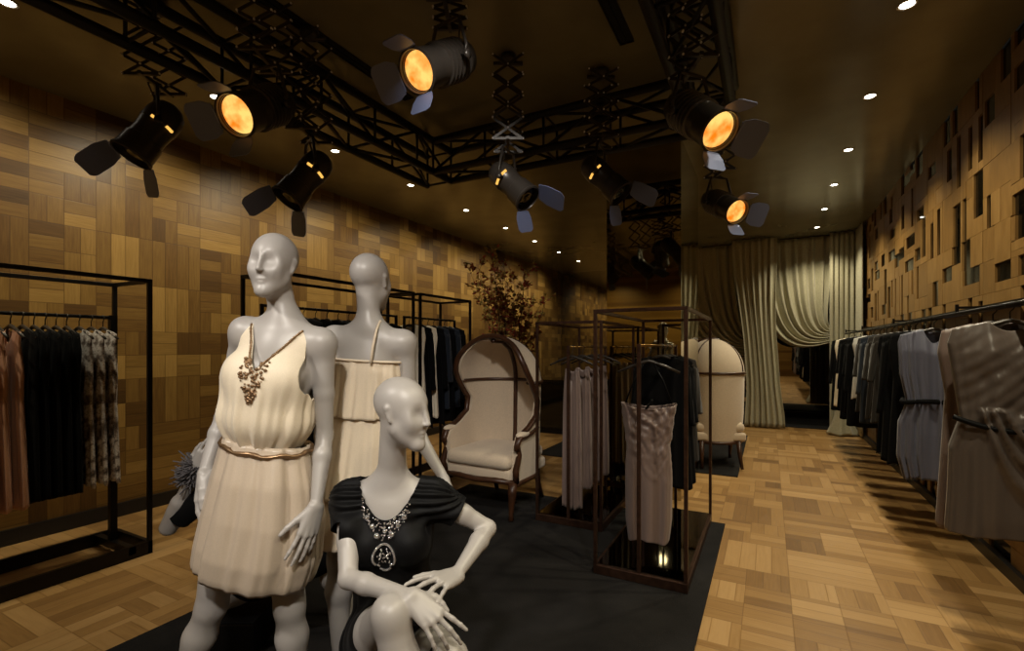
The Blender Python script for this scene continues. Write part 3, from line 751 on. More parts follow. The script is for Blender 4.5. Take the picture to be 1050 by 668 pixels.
# gathered fabric at the foot of the corner panel
o = MB(); P = []
for i in range(15):
    t = i/14; P.append([(1.03+math.cos(a)*(.06+.15*t**1.6)*(1+.16*math.sin(5*a+2*t)), 9.26+math.sin(a)*(.06+.13*t**1.6)*(1+.16*math.sin(6*a)), .46-.44*t+.012*math.sin(4*a)*t) for a in [2*PI*j/60 for j in range(60)]])
o.grid(P, cyc=True); tag(o.build('curtain_tail', M['curtain'], None, True, solid=.005), 'bunched sage fabric tail spreading on the floor in the far right corner', 'curtain')
# ================================================================== recessed downlights
def lamp(kind, name, loc, energy, col, aim=None, parent=None, **kw):
    l = bpy.data.lights.new(name, kind); l.energy = energy; l.color = col
    for k, v in kw.items(): setattr(l, k, v)
    o = bpy.data.objects.new(name, l); COL.objects.link(o); o.location = loc
    if aim is not None: o.rotation_euler = (Vector(aim)-Vector(loc)).to_track_quat('-Z', 'Y').to_euler()
    return o
WARM, NEUT = (1.0, .89, .64), (1.0, .93, .84)
def downlight(x, y, label, e, aimx=0.0):
    q = empty('ceiling_downlight', (x, y, ZC), 0, label, 'downlight', 'recessed downlights')
    MB().lathe([(0, .045), (.004, .048), (.006, .045), (.004, .036), (-.0, .034)], (0, 0, .001), (0, 0, -1), 24, cap=False).build('trim_ring', M['white'], q, True, local=True)
    MB().lathe([(0, .034), (.003, .030)], (0, 0, -.0005), (0, 0, -1), 20).build('diffuser', M['led'], q, True, local=True)
    lamp('SPOT', 'downlight_or_fill_lamp', (x, y, ZC-.03), e, WARM, (x, y, 0) if not aimx else (X0, y, 1.35), spot_size=2.1, spot_blend=.8, shadow_soft_size=.03)
ords = ['first', 'second', 'third', 'fourth', 'fifth', 'sixth', 'seventh', 'eighth', 'ninth', 'tenth']
LE, RE = 52, 86
for i, y in enumerate((1.06, 2.2, 3.35, 4.47, 5.65, 6.79, 7.88, 9.02, 10.15)): downlight(-3.71, y, ords[i]+' downlight of the left ceiling row, counted from the camera end', LE, -.35)
for i, y in enumerate((3.40, 4.51, 5.64, 6.78, 7.91, 9.06)): downlight(.68, y, ords[i]+' downlight of the right ceiling row, counted from the camera end', RE)
for x, y in ((.68, 2.27), (.68, 1.14), (.68, 0)): lamp('SPOT', 'downlight_or_fill_lamp', (x, y, ZC-.03), RE, WARM, (x, y, 0), spot_size=2.1, spot_blend=.8, shadow_soft_size=.03)
lamp('SPOT', 'downlight_or_fill_lamp', (-3.71, -.1, ZC-.03), LE, WARM, (-4.0, -.1, 0), spot_size=2.1, spot_blend=.8, shadow_soft_size=.03)
for x in (-3.4, -1.6, .2): lamp('SPOT', 'downlight_or_fill_lamp', (x, -2.1, ZC-.03), 70, WARM, (x, -2.6, 0), spot_size=2.2, spot_blend=.8, shadow_soft_size=.03)  # unseen lamps added to light the back wall for the column's reflections
# ================================================================== lighting truss: square lattice beams
tr = empty('lighting_truss', (-1.65, 3.5, 2.95), 0, 'black square lattice lighting truss running round the ceiling in a U', 'truss')
ZT0, ZT1 = 2.93, 3.20
def beam(a, b, side, cell=.5):
    """one lattice beam: a, b ends of the first lower chord, side the vector to the second"""
    a, b, side = Vector(a), Vector(b), Vector(side); up = Vector((0, 0, ZT1-ZT0)); n_ = max(2, round((b-a).length/cell)); u = (b-a)/n_
    for o_ in (Vector(), side, up, side+up): MB().tube([a+o_, b+o_], .031, 8).build('chord', M['truss'], tr, True)
    mb = MB()
    for o_, q in ((Vector(), up), (side, up), (Vector(), side), (up, side)):
        for i in range(n_):
            p, r = a+u*i+o_, a+u*(i+1)+o_
            mb.tube([p, r+q] if i % 2 == 0 else [p+q, r], .012, 6)
    for i in range(n_+1):
        p = a+u*i
        for x, y in ((Vector(), up), (side, side+up), (Vector(), side), (up, side+up)): mb.tube([p+x, p+y], .010, 6)
    mb.build('lattice', M['truss'], tr, True)
XL, XR, YT, D = -2.86, -.48, 3.42, .27
beam((XL, -1.2, ZT0), (XL, YT+D, ZT0), (D, 0, 0)); beam((XL+D, YT, ZT0), (XR, YT, ZT0), (0, D, 0)); beam((XR, -1.2, ZT0), (XR, YT+D, ZT0), (D, 0, 0))
for x in (XL, XL+D, XR, XR+D):
    for y in (.2, 2.0, YT+D): MB().tube([(x, y, ZT1), (x, y, ZC)], .010, 8).build('hanger_rod', M['truss'], tr, True)
# ================================================================== theatre lamps on scissor arms
def scissor(top, bot, wdir, ncell, width, label, depth=.21):
    """two scissor lattices side by side between top and bot"""
    top, bot = Vector(top), Vector(bot); ax = bot-top; L = ax.length; dz = ax/ncell; wv = Vector(wdir); wv = (wv-ax*(wv.dot(ax)/ax.length_squared)).normalized(); dv = ax.normalized().cross(wv)
    q = empty('scissor_arm', tuple(top), 0, label, 'lamp hanger', 'scissor lamp hangers')
    mb = MB(); mb.lathe([(0, .03), (.0, .055), (.035, .055), (.05, .035), (.055, .0)], top-ax.normalized()*.045, ax, 16); mb.bar(top-wv*width*.5, top+wv*width*.5, .02, .02); mb.build('ceiling_clamp', M['lampblack'], q, True)
    for sd in (-1, 1):
        off = dv*(sd*depth/2)
        for i in range(ncell):
            a, b = top+dz*i+off, top+dz*(i+1)+off
            for s_ in (-1, 1):
                b0, b1 = a+wv*(s_*width/2)+dv*(.004*s_), b-wv*(s_*width/2)+dv*(.004*s_)
                mb = MB(); mb.bar(b0, b1, .016, .005, dv)
                for p in (b0, (b0+b1)/2, b1): mb.ball(p-dv*(.006 if dv.y > 0 else -.006), .0062, 6, 1)
                mb.build('scissor_bar', [M['lampblack'], M['rivet']], q)
    mb = MB(); mb.bar(bot-wv*width*.5-dv*depth*.5, bot+wv*width*.5-dv*depth*.5, .016, .016); mb.bar(bot-wv*width*.5+dv*depth*.5, bot+wv*width*.5+dv*depth*.5, .016, .016); mb.bar(bot-dv*depth*.6, bot+dv*depth*.6, .018, .018); mb.build('lower_bracket', M['lampblack'], q)
    return q
def theatre_lamp(back, front, dia, label, lit, doors, fins=True):
    back, front = Vector(back), Vector(front); d = (front-back).normalized(); L = (front-back).length; r = dia/2
    q = empty('theatre_spotlight', tuple((back+front)/2), 0, label, 'theatre lamp', 'theatre lamps on scissor arms')
    prof = [(0, .0), (.004, r*.35), (.02, r*.66), (.05, r*.9), (.09, r)]
    if lit or fins:
        n_ = 6
        for i in range(n_):
            t = .11+(L-.24)*i/n_; prof += [(t, r), (t+.006, r*1.12), (t+.014, r*1.12), (t+.018, r)]
    else: prof += [(L*.42, r), (L*.43, r*.96), (L*.6, r*.9)]
    prof += [(L-.10, r*.92), (L-.095, r*1.0), (L-.02, r*1.04), (L, r*1.06), (L, r*.96), (L-.012, r*.94)]
    MB().lathe(prof, back, d, 28).build('housing', M['lampblack'], q, True, angle=.7)
    lens = [(0, .001), (.006, r*.3), (.004, r*.6), (-.004, r*.90), (-.012, r*.935)]
    MB().lathe([(L-.006+a, b) for a, b in reversed(lens)], back, d, 28).build('lens', M['glow'] if lit else M['plinthglass'], q, True)
    MB().lathe([(L-.004, r*1.04), (L+.004, r*1.12), (L+.014, r*1.12), (L+.018, r*1.0), (L+.012, r*.97), (L-.004, r*1.0)], back, d, 28, cap=False).build('front_ring', M['lampblack'], q, True, angle=.7)
    x = d.cross(UP).normalized(); y = x.cross(d)
    # yoke and knobs
    mid = back+d*(L*.45); mb = MB(); top = mid+UP*(r+.11)
    mb.tube([mid+x*(r+.02), mid+x*(r+.03)+UP*.05, top+x*(r*.8), top, top-x*(r*.8), mid-x*(r+.03)+UP*.05, mid-x*(r+.02)], .009, 8); mb.build('yoke', M['lampblack'], q, True)
    for s_ in (-1, 1):
        mb = MB(); mb.lathe([(0, .012), (.03, .012), (.032, .02), (.05, .02), (.052, .0)], mid+x*(s_*(r-.005)), x*s_, 12); mb.build('knob', M['lampblack'], q, True)
    mb = MB(); mb.tube([back+d*.04+y*r*.8, back+y*(r+.06)-d*.02, top-d*.05, top+UP*.05], .005, 6); mb.build('power_cable', M['lampblack'], q, True)
    if not lit:
        for aa in (-.42, .42):
            v_ = CAM-mid-UP*.6; v_ = (v_-d*v_.dot(d)).normalized(); o_ = v_*math.cos(aa)+d.cross(v_)*math.sin(aa); tn = d.cross(o_)
            p = back+d*(L*.42)+o_*(r*1.0)
            mb = MB(); mb.bar(p-tn*.020, p+tn*.020, .012, .012, o_); mb.build('light_slot', M['slot'], q)
        p = back+d*(L+.002); mb = MB()
        mb.lathe([(L+.002, r*1.03), (L+.006, r*1.06), (L+.011, r*1.03)], back, d, 28, cap=False); mb.build('glow_gap', M['slot'], q, True)
    # barn doors: (angle round the lens, opening angle, width, length)
    for k, (ang, op, wd, ln) in enumerate(doors):
        o_ = x*math.cos(ang)+y*math.sin(ang); tn = d.cross(o_); hp = front+d*.018+o_*(r*1.10); dirn = d*math.cos(op)+o_*math.sin(op); nn = dirn.cross(tn)
        mb = MB(); pts = []
        for i in range(13):
            t = i/12; hw = wd*(.80+.20*sstep(0, .35, t)); hw = hw*math.sqrt(max(.0, 1-max(0, (t-.80)/.20)**2*.55)); pts.append((hp+dirn*(ln*t)-tn*hw, hp+dirn*(ln*t)+tn*hw))
        v = [p for ab in pts for p in ab]; v2 = [p+nn*.004 for p in v]; f = []; nv = len(v)
        for i in range(12):
            f += [(2*i, 2*i+1, 2*i+3, 2*i+2), (nv+2*i+2, nv+2*i+3, nv+2*i+1, nv+2*i), (2*i+2, nv+2*i+2, nv+2*i, 2*i), (2*i+1, nv+2*i+1, nv+2*i+3, 2*i+3)]
        f += [(0, nv, nv+1, 1), (2*12+1, nv+2*12+1, nv+2*12, 2*12)]
        mb.add(v+v2, f); mb.tube([hp-tn*wd*.7, hp+tn*wd*.7], .006, 8); mb.build('barn_door', M['door'], q)
    return q, top
def rig(back, front, dia, lit, doors, lab, hlab, ncell, width, fins=True, wdir=RV, ztop=3.24, dxy=(0, 0)):
    q, top = theatre_lamp(back, front, dia, lab, lit, doors, fins)
    scissor((top.x+dxy[0], top.y+dxy[1], ztop), top+UP*.035, wdir, ncell, width, hlab)
    return q
side = [(2.75, .25, .075, .15), (-.35, .5, .075, .15), (1.2, .6, .05, .10), (-1.9, .5, .05, .10)]
rig(pt(179, 110, 2.72), pt(136, 158, 2.60), .185, False, [(.95, .30, .085, .18), (-1.2, .75, .075, .14)], 'unlit black theatre lamp farthest left, pointing at the left clothes rail', 'scissor hanger of the farthest-left unlit theatre lamp', 4, .19, False)
rig(pt(334, 160, 2.95), pt(296, 203, 2.82), .175, False, [(.95, .30, .085, .18), (-1.2, .75, .075, .14)], 'unlit black theatre lamp above the head of the standing champagne-dressed mannequin', 'scissor hanger of the unlit theatre lamp above the champagne-dressed mannequin', 4, .19, False)
rig(pt(506, 172, 3.2), pt(540, 203, 3.08), .17, False, [(PI-.95, .30, .085, .18), (-PI+1.2, .75, .07, .13)], 'unlit black theatre lamp left of the pair in front of the cross truss', 'scissor hanger of the left lamp of the pair before the cross truss', 4, .19, False)
rig(pt(600, 165, 3.36), pt(636, 198, 3.24), .17, False, [(PI-.95, .30, .085, .18), (-PI+1.2, .75, .07, .13)], 'unlit black theatre lamp right of the pair in front of the cross truss', 'scissor hanger of the right lamp of the pair before the cross truss', 4, .19, False)
BD = lambda a: [(a, 1.15, .085, .125), (a+PI/2, .5, .06, .10), (a-PI/2, .65, .06, .10)]
rig(pt(294, 104, 2.64), pt(243, 118, 2.32), .19, True, BD(0), 'glowing theatre lamp over the left side, its amber lens facing left', 'scissor hanger of the glowing lamp over the left side', 4, .17)
rig(pt(480, 58, 2.5), pt(429, 73, 2.2), .18, True, BD(0), 'glowing theatre lamp at the top middle, its amber lens facing left', 'scissor hanger of the glowing lamp at the top middle', 4, .17)
rig(pt(690, 106, 2.56), pt(737, 134, 2.26), .18, True, BD(PI), 'glowing theatre lamp under the right truss, the nearer of the two facing right', 'scissor hanger of the nearer glowing lamp under the right truss', 4, .17)
rig(pt(724, 203, 3.88), pt(755, 217, 3.55), .175, True, BD(PI), 'glowing theatre lamp farther back beneath the right truss, below the nearer one', 'scissor hanger of the farther glowing lamp beneath the right truss', 5, .15)
# unseen spots added to light the mannequins, the armchair and the ruched dress
KEY = 1.0
lamp('SPOT', 'added_spot', (.15, -.75, 3.05), 230*KEY, NEUT, (-1.35, 1.3, 1.15), spot_size=.75, spot_blend=.9, shadow_soft_size=.09)
lamp('SPOT', 'added_spot', (-1.9, -.9, 3.05), 150*KEY, NEUT, (-1.4, 1.25, 1.05), spot_size=.75, spot_blend=.9, shadow_soft_size=.09)
lamp('SPOT', 'added_spot', (-.55, .9, 3.1), 170*KEY, NEUT, (-2.1, 3.9, 1.25), spot_size=.75, spot_blend=.8, shadow_soft_size=.08)
lamp('SPOT', 'added_spot', (.3, .6, 3.1), 90*KEY, NEUT, (-.65, 3.2, .8), spot_size=.5, spot_blend=.8, shadow_soft_size=.08)
# ================================================================== frames that carry the clothes
def rail_frame(name, x0, x1, y0, y1, z, mat, label, rail_z, base=.085, t=.024, plinth=None, rail_x=None, cat='clothes rail', group=None, sup=(1, 1)):
    q = empty(name, ((x0+x1)/2, (y0+y1)/2, 0), 0, label, cat, group); fl = .0125 if x0 > -2.68 else .0005
    bz = fl+base
    mb = MB()
    if plinth:
        mb.box((x0, y0, fl), (x1, y1, bz)); mb.build('plinth', mat, q, bevel=.003)
        MB().box((x0+t, y0+t, bz), (x1-t, y1-t, bz+.006)).build('plinth_glass', plinth, q)
    else:
        for a, b in (((x0, y0), (x1, y0+t)), ((x0, y1-t), (x1, y1)), ((x0, y0), (x0+t, y1)), ((x1-t, y0), (x1, y1))): mb.box((a[0], a[1], fl), (b[0], b[1], bz))
        mb.build('base_frame', mat, q)
    for x in (x0, x1-t):
        for y in (y0, y1-t): MB().box((x, y, bz), (x+t, y+t, z-t)).build('post', mat, q, bevel=.002)
    mb = MB()
    for a, b in (((x0, y0), (x1, y0+t)), ((x0, y1-t), (x1, y1)), ((x0, y0+t), (x0+t, y1-t)), ((x1-t, y0+t), (x1, y1-t))): mb.box((a[0], a[1], z-t), (b[0], b[1], z))
    mb.build('top_frame', mat, q, bevel=.002)
    xr = (x0+x1)/2 if rail_x is None else rail_x
    return q, xr, fl, bz
def hang_bar(q, xr, y0, y1, z, mat, r=.011, post=None):
    if post:
        for y in (y0, y1): MB().box((xr-.011, y-.011, post), (xr+.011, y+.011, z+r)).build('rail_post', M['bronze'] if mat is M['brass'] else mat, q, bevel=.002)
    MB().tube([(xr, y0, z), (xr, y1, z)], r, 10).build('hanging_rail', mat, q, True)
# ------------------------------------------------------------------ garments
def garment_mesh(name, mat, w=.21, L=1.0, t=.045, prof=((0, .92), (.12, 1), (.35, .86), (1, 1.05)), nf=9, amp=.012, slope=.30, neck=.07, dip=.09, seed=0, sleeve=None, disp=None, N=72, R=44, strapless=False, mats=None):
    r = random.Random(seed); ph = [r.uniform(0, 6.28) for _ in range(6)]; P = []
    xs, ws = [p[0] for p in prof], [p[1] for p in prof]
    for i in range(R+1):
        v = i/R; hw = w*interp(v, xs, ws); ht = t*(.35+.65*min(1, v/.14)) if not strapless else t; row = []
        for j in range(N):
            th = 2*PI*j/N; c, s_ = math.cos(th), math.sin(th)
            k = amp*(.25+.75*min(1, v*1.6))*(math.sin(nf*th+ph[0]+1.1*v)+.6*math.sin(1.7*nf*th+ph[1]-1.5*v)+.4*math.sin(2.9*nf*th+ph[2]))
            x = hw*math.copysign(abs(c)**.8, c)*(1+.25*k/w); y = ht*math.copysign(abs(s_)**.7, s_)+k*s_
            z = -L*v; f = (1-v)**7
            if not strapless:
                z -= slope*max(0, abs(x)-neck)*f
                if abs(x) < neck: z -= dip*(1-(x/neck)**2)*f*(1.0 if s_ < 0 else .25)
            else: z -= .03*(1-(x/hw)**2)*f
            if disp: dx, dy, dz = disp(th, v, x/w); x += dx; y += dy; z += dz
            z += .010*math.sin(3*th+ph[3])*v
            row.append((x, y, z))
        P.append(row)
    mb = MB().grid(P, cyc=True)
    if sleeve:
        for s_ in (-1, 1):
            q = []; sw, sl_ = sleeve
            for i in range(16):
                v = i/15; cx = s_*(w*.86+v*w*.20); cz = -.05-slope*.1-sl_*v
                q.append([(cx+sw*(.85-.2*v)*.6*math.cos(a)+.004*math.sin(5*a+7*v), sw*.8*math.sin(a)+.004*math.sin(4*a+9*v), cz+(s_*-.35*sw*math.cos(a) if v < .1 else 0)) for a in [2*PI*j/20 for j in range(20)]])
            mb.grid(q, cyc=True)
    me_o = mb.build(name, mat, None, True, solid=.003); return me_o
hanger_me = None
def hanger_mesh():
    mb = MB()
    mb.tube([(-.19, 0, -.135), (-.10, 0, -.095), (-.02, 0, -.066), (0, 0, -.062), (.02, 0, -.066), (.10, 0, -.095), (.19, 0, -.135)], [.007, .010, .011, .011, .011, .010, .007], 8)
    mb.tube([(0, 0, -.062), (0, 0, -.02), (.012, 0, -.006), (.018, 0, .006), (.012, 0, .019), (0, 0, .024), (-.012, 0, .019), (-.017, 0, .008)], .0032, 6)
    return mb.build('clothes_hanger', M['lampblack'], None, True)
H0 = hanger_mesh(); used_h = [False]
protos = {}
def hang(kind, x, y, zr, label, short, cat='dress', group=None, rz=0.0, drop=.075):
    """one garment on its own hanger under a rail at height zr"""
    jig = random.Random(label).uniform(-.035, .035); g0, parts = protos[kind]
    if not g0.get('used'): g = g0; g0['used'] = 1; ps = parts
    else:
        g = g0.copy(); COL.objects.link(g); ps = []
        for p in parts:
            c = p.copy(); COL.objects.link(c); c.parent = g; ps.append(c)
    g.location = (x, y, zr-drop); g.rotation_euler = (0, 0, rz+jig); tag(g, label, cat, group)
    if used_h[0]: h = H0.copy(); COL.objects.link(h)
    else: h = H0; used_h[0] = True
    h.location = (x, y, zr-.012); h.rotation_euler = (0, 0, rz+jig); tag(h, ' '.join(('hanger of '+short).replace(' of the camera', '').split()[:16]), 'clothes hanger', 'black clothes hangers')
    return g
def proto(kind, o, parts=()):
    for p in parts: p.parent = o
    protos[kind] = (o, list(parts))
def belt(w, t, z, mat, r=.012):
    return MB().tube([(w*math.copysign(abs(math.cos(a))**.8, math.cos(a)), t*math.copysign(abs(math.sin(a))**.7, math.sin(a)), z+.008*math.sin(3*a)) for a in [2*PI*i/56 for i in range(56)]], r, 8, closed=True).build('belt', mat, None, True)
proto('black_a', garment_mesh('black_dress', M['blackcloth'], .205, 1.02, .022, amp=.006, seed=1))
proto('black_b', garment_mesh('black_dress', M['blackcloth'], .20, .92, .020, amp=.006, sleeve=(.034, .40), seed=2))
proto('coat', garment_mesh('black_coat', M['blackcloth'], .215, 1.04, .030, ((0, .94), (.15, 1), (.5, .92), (1, 1.02)), 5, .008, sleeve=(.044, .58), seed=3))
proto('char', garment_mesh('charcoal_top', M['char'], .20, .80, .040, sleeve=(.054, .36), seed=4))
proto('navy', garment_mesh('dark_jacket', M['navy'], .215, .88, .030, ((0, .95), (.15, 1), (.5, .90), (1, 1.0)), 5, .007, sleeve=(.044, .52), seed=5))
proto('white', garment_mesh('white_top', M['white'], .19, .70, .035, seed=6))
proto('pink', garment_mesh('silk_dress', M['tan'], .20, 1.04, .020, ((0, .72), (.08, .62), (.25, .82), (.4, .76), (1, 1.15)), 8, .008, seed=7, neck=.05))
proto('print', garment_mesh('printed_dress', M['print'], .20, 1.0, .020, ((0, .85), (.1, .8), (.3, .85), (.45, .78), (1, 1.02)), 9, .008, seed=8))
proto('creamtop', garment_mesh('pale_dress', M['cream'], .20, .95, .036, seed=9))
proto('mauve', garment_mesh('mauve_gown', M['mauve'], .088, 1.0, .030, ((0, .62), (.08, .72), (.3, .80), (1, .92)), 7, .014, seed=10, neck=.03, dip=.10, slope=.15))
proto('mauve_long', garment_mesh('mauve_gown', M['mauve'], .09, 1.10, .032, ((0, .62), (.08, .72), (.3, .80), (1, .86)), 8, .015, seed=11, neck=.03, dip=.10, slope=.15))
# slate blue belted dress
def dz_blue(th, v, u): return (0, 0, 0)
proto('blue', garment_mesh('slate_blue_dress', M['bluegrey'], .20, 1.06, .055, ((0, .90), (.06, .98), (.30, .92), (.46, .76), (.50, .76), (.62, .95), (.85, .98), (1, .80)), 15, .026, seed=12, neck=.06, dip=.10, N=110, R=60),
      [belt(.172, .072, -.51, M['blackcloth'], .017)])
# draped taupe dress with cowl folds at the hip
def dcowl(th, v, u):
    s_ = math.sin(th)
    if s_ > 0: return (0, 0, 0)
    a = -s_; dy = 0
    # crossing gathers on the bodice, swinging catenaries below
    if v < .48: dy -= (.0035*math.sin(95*v+15*u+2*math.sin(3*u))+.006*math.sin(24*v+7*u+1)+.010*noise.noise(Vector((u*4, v*14, 1))))*a*min(1, v*5)
    cu = u-.35; q = v-.50+.55*cu*cu
    if v > .40: dy -= .052*a*math.exp(-((q-.05)/.035)**2)+.046*a*math.exp(-((q-.16)/.035)**2)+.036*a*math.exp(-((q-.28)/.045)**2)
    return (0, dy, 0)
proto('drape', garment_mesh('draped_dress', M['taupe'], .225, 1.04, .062, ((0, .92), (.08, 1), (.35, .86), (.46, .80), (.60, .98), (.8, 1.0), (1, 1.05)), 7, .010, seed=13, neck=.08, dip=.05, disp=dcowl, N=140, R=110),
      [MB().tube([(-.21+.42*i/30, -.055-.03*math.sin(PI*i/30), -.47-.05*math.sin(PI*i/30)) for i in range(31)], .013, 8).build('sash', M['blacksatin'], None, True)])
proto('sheer', garment_mesh('pale_taupe_dress', M['mauve'], .215, 1.08, .05, seed=14))
def druche(th, v, u):
    s_ = math.sin(th); a = abs(s_); k = max(0, 1-v/.62)
    q = v*38+9*abs(u-.25)+1.2*math.sin(4*u+9*v)
    nz = noise.noise(Vector((u*5+v*3, v*16-u*4, s_)))+.6*noise.noise(Vector((u*11, v*30+5*u, 3+s_)))
    return (.010*nz*k, (.008*math.sin(q)+.005*math.sin(1.9*q+3*u)+.020*nz)*k*(-1 if s_ < 0 else 1)*a + .012*s_*sstep(.35, .8, v)*math.sin(9*u+2*v), 0)
proto('ruched', garment_mesh('ruched_dress', M['mauve'], .155, .86, .085, ((0, 1.10), (.10, 1.0), (.30, .86), (.55, .92), (.85, .90), (1, .80)), 5, .006, seed=15, disp=druche, strapless=True, N=130, R=120),
      [MB().tube([(.02*math.cos(i*.5), -.095+.002*i, .03-.012*i) for i in range(6)], .008, 6).tube([(-.14, -.03, 0), (-.09, -.01, .14), (-.03, 0, .25)], .006, 6).tube([(.14, -.03, 0), (.09, -.01, .14), (.03, 0, .25)], .006, 6).build('ribbon_straps', M['blacksatin'], None, True)])
# ------------------------------------------------------------------ left wall: first frame
q, xr, fl, bz = rail_frame('clothes_rack', -4.20, -3.70, -.75, 1.77, 1.86, M['black'], 'long black metal clothes frame nearest the camera on the left', 1.6, .085, .026)
XH = -3.97
hang_bar(q, XH, -.72, 1.67, 1.60, M['black'], .012)
MB().box((XH-.02, 1.635, bz-.02), (XH+.02, 1.675, 1.615)).build('rail_post', M['black'], q)
MB().box((XH-.02, -.74, bz-.02), (XH+.02, -.70, 1.615)).build('rail_post', M['black'], q)
MB().box((-4.20, 1.632, .03), (-3.70, 1.672, bz-.005)).build('cross_member', M['black'], q)
ybase = 1.60
seq = [('print', 'print', 3), ('black_a', 'black', 5), ('pink', 'pink', 8)]
names = {'print': ('silver floral print dress', 'printed dresses on the near left frame'), 'black': ('black dress', 'black dresses on the near left frame'), 'pink': ('dusty pink silk dress', 'dusty pink dresses on the near left frame')}
y = ybase
for kind, nm, cnt in seq:
    for i in range(cnt):
        kd = kind
        lab, grp = names[nm]; edge = {'print': 'from the right end of the near left frame', 'black': 'left of the silver prints on the near left frame', 'pink': 'left of the black dresses on the near left frame'}[nm]
        hang(kd, XH, y, 1.60, f'{ords[i]} {lab} {edge}', f'{ords[i]} {lab}, near left frame', 'dress', grp, drop=.088); y -= .064 if nm != 'black' else .052
# ------------------------------------------------------------------ left wall: the two frames behind the mannequins
q, xr, fl, bz = rail_frame('clothes_rack', -3.44, -3.00, 2.22, 3.68, 1.93, M['black'], 'black metal clothes frame behind the two standing mannequins', 1.7)
hang_bar(q, -3.22, 2.24, 3.66, 1.70, M['black'], .011, bz-.02)
for i in range(11): hang(('black_a', 'coat', 'navy')[i % 3], -3.22, 2.36+.115*i, 1.70, f'{ords[i] if i < 10 else "eleventh"} dark garment on the frame behind the standing mannequins', f'the {ords[i] if i < 10 else "eleventh"} dark garment behind the standing mannequins', 'garment', 'dark clothes behind the mannequins')
q, xr, fl, bz = rail_frame('clothes_rack', -3.44, -3.00, 3.76, 4.68, 1.93, M['black'], 'short black metal clothes frame left of the balloon armchair', 1.7)
hang_bar(q, -3.22, 3.78, 4.66, 1.70, M['black'], .011, bz-.02)
for i in range(8):
    pale = i in (0, 2)
    hang('creamtop' if pale else ('navy', 'coat')[i % 2], -3.22, 3.86+.10*i, 1.70, (f'{["nearer", "", "farther"][i]} pale cream dress on the short frame left of the armchair' if pale else f'{ords[i]} item, a dark jacket, on the short frame left of the armchair'), f'item {ords[i]} on the short frame left of the armchair', 'dress' if pale else 'jacket', 'clothes on the short frame')
# ------------------------------------------------------------------ middle: two glass-plinth frames
q, xr, fl, bz = rail_frame('display_rack', -.95, -.40, 2.86, 4.17, 1.63, M['bronze'], 'bronze clothes frame on a black mirror plinth, nearer one with the ruched dress', 1.4, .055, .021, M['plinthglass'])
hang_bar(q, -.675, 2.874, 4.156, 1.41, M['brass'], .008, bz)
g = hang('ruched', -.675, 3.13, 1.385, 'mauve ruched strapless dress hanging in the nearer bronze frame', 'the mauve ruched strapless dress', rz=.25, drop=.34)
for i, (yy_, kd) in enumerate(((3.55, 'black_b'), (3.72, 'black_b'), (3.90, 'char'))): hang(kd, -.675, yy_, 1.41, f'{ords[i]} dark garment behind the ruched dress in the nearer bronze frame', f'the {ords[i]} dark garment behind the ruched dress', 'garment', 'dark clothes in the nearer bronze frame')
q, xr, fl, bz = rail_frame('display_rack', -1.65, -1.10, 3.52, 4.52, 1.60, M['bronze'], 'bronze clothes frame on a black mirror plinth, farther left, with mauve gowns', 1.4, .055, .021, M['plinthglass'])
hang_bar(q, -1.375, 3.534, 4.506, 1.40, M['brass'], .008, bz)
for i, (yy_, kd) in enumerate(((3.62, 'mauve_long'), (3.86, 'mauve'), (4.10, 'mauve'), (4.34, 'mauve'))):
    hang(kd, -1.375, yy_, 1.40, f'{ords[i]} mauve gown from the front in the farther bronze frame', f'{ords[i]} mauve gown, farther bronze frame', 'gown', 'mauve gowns', drop=.17)
# ------------------------------------------------------------------ right wall: the long rail
q = empty('clothes_rail', (1.02, 4.8, 1.62), 0, 'long black clothes rail running along the block wall on the right', 'clothes rail')
MB().tube([(1.02, .4, 1.60), (1.02, 8.75, 1.60)], .014, 10).build('rail_tube', M['black'], q, True)
MB().box((1.215, .4, 1.652), (1.30, 8.75, 1.666)).build('wall_batten', M['black'], q)
for yb in (.5, 2.2, 3.9, 5.6, 7.3, 8.7):
    MB().bar((1.02, yb, 1.60), (1.02, yb, 1.66), .016).bar((1.02, yb, 1.64), (1.305, yb, 1.64), .014).build('bracket', M['black'], q)
R = [(1.55, 'black_a', 'black dress', 'nearest the camera on the right rail', 'dress'), (2.0, 'coat', 'black coat', 'second nearest the camera on the right rail', 'coat'),
     (3.16, 'drape', 'taupe draped dress', 'with a dark sash on the right rail', 'dress'), (3.36, 'sheer', 'pale mauve dress', 'right behind the taupe draped dress', 'dress'),
     (4.36, 'blue', 'slate blue pleated dress', 'with a black belt on the right rail', 'dress'),
     (4.62, 'black_a', 'black dress', 'first behind the slate blue dress', 'dress'), (4.84, 'coat', 'long black coat', 'second behind the slate blue dress', 'coat'), (5.06, 'black_a', 'black dress', 'third behind the slate blue dress', 'dress'),
     (5.34, 'char', 'charcoal top', 'fourth behind the slate blue dress', 'top'), (5.62, 'char', 'charcoal top', 'fifth behind the slate blue dress', 'top'), (5.9, 'navy', 'dark jacket', 'midway along the right rail', 'jacket'),
     (6.2, 'char', 'charcoal top', 'in front of the white top on the right rail', 'top'), (6.55, 'white', 'white top', 'hanging toward the far end of the right rail', 'top'), (6.8, 'coat', 'black coat', 'just beyond the white top', 'coat'),
     (7.1, 'black_b', 'black dress', 'second beyond the white top', 'dress'), (7.4, 'coat', 'black coat', 'third beyond the white top', 'coat'), (7.75, 'black_b', 'black dress', 'fourth beyond the white top', 'dress'), (8.1, 'creamtop', 'pale dress', 'near the curtain end of the right rail', 'dress'), (8.4, 'coat', 'black coat', 'last at the curtain end of the right rail', 'coat')]
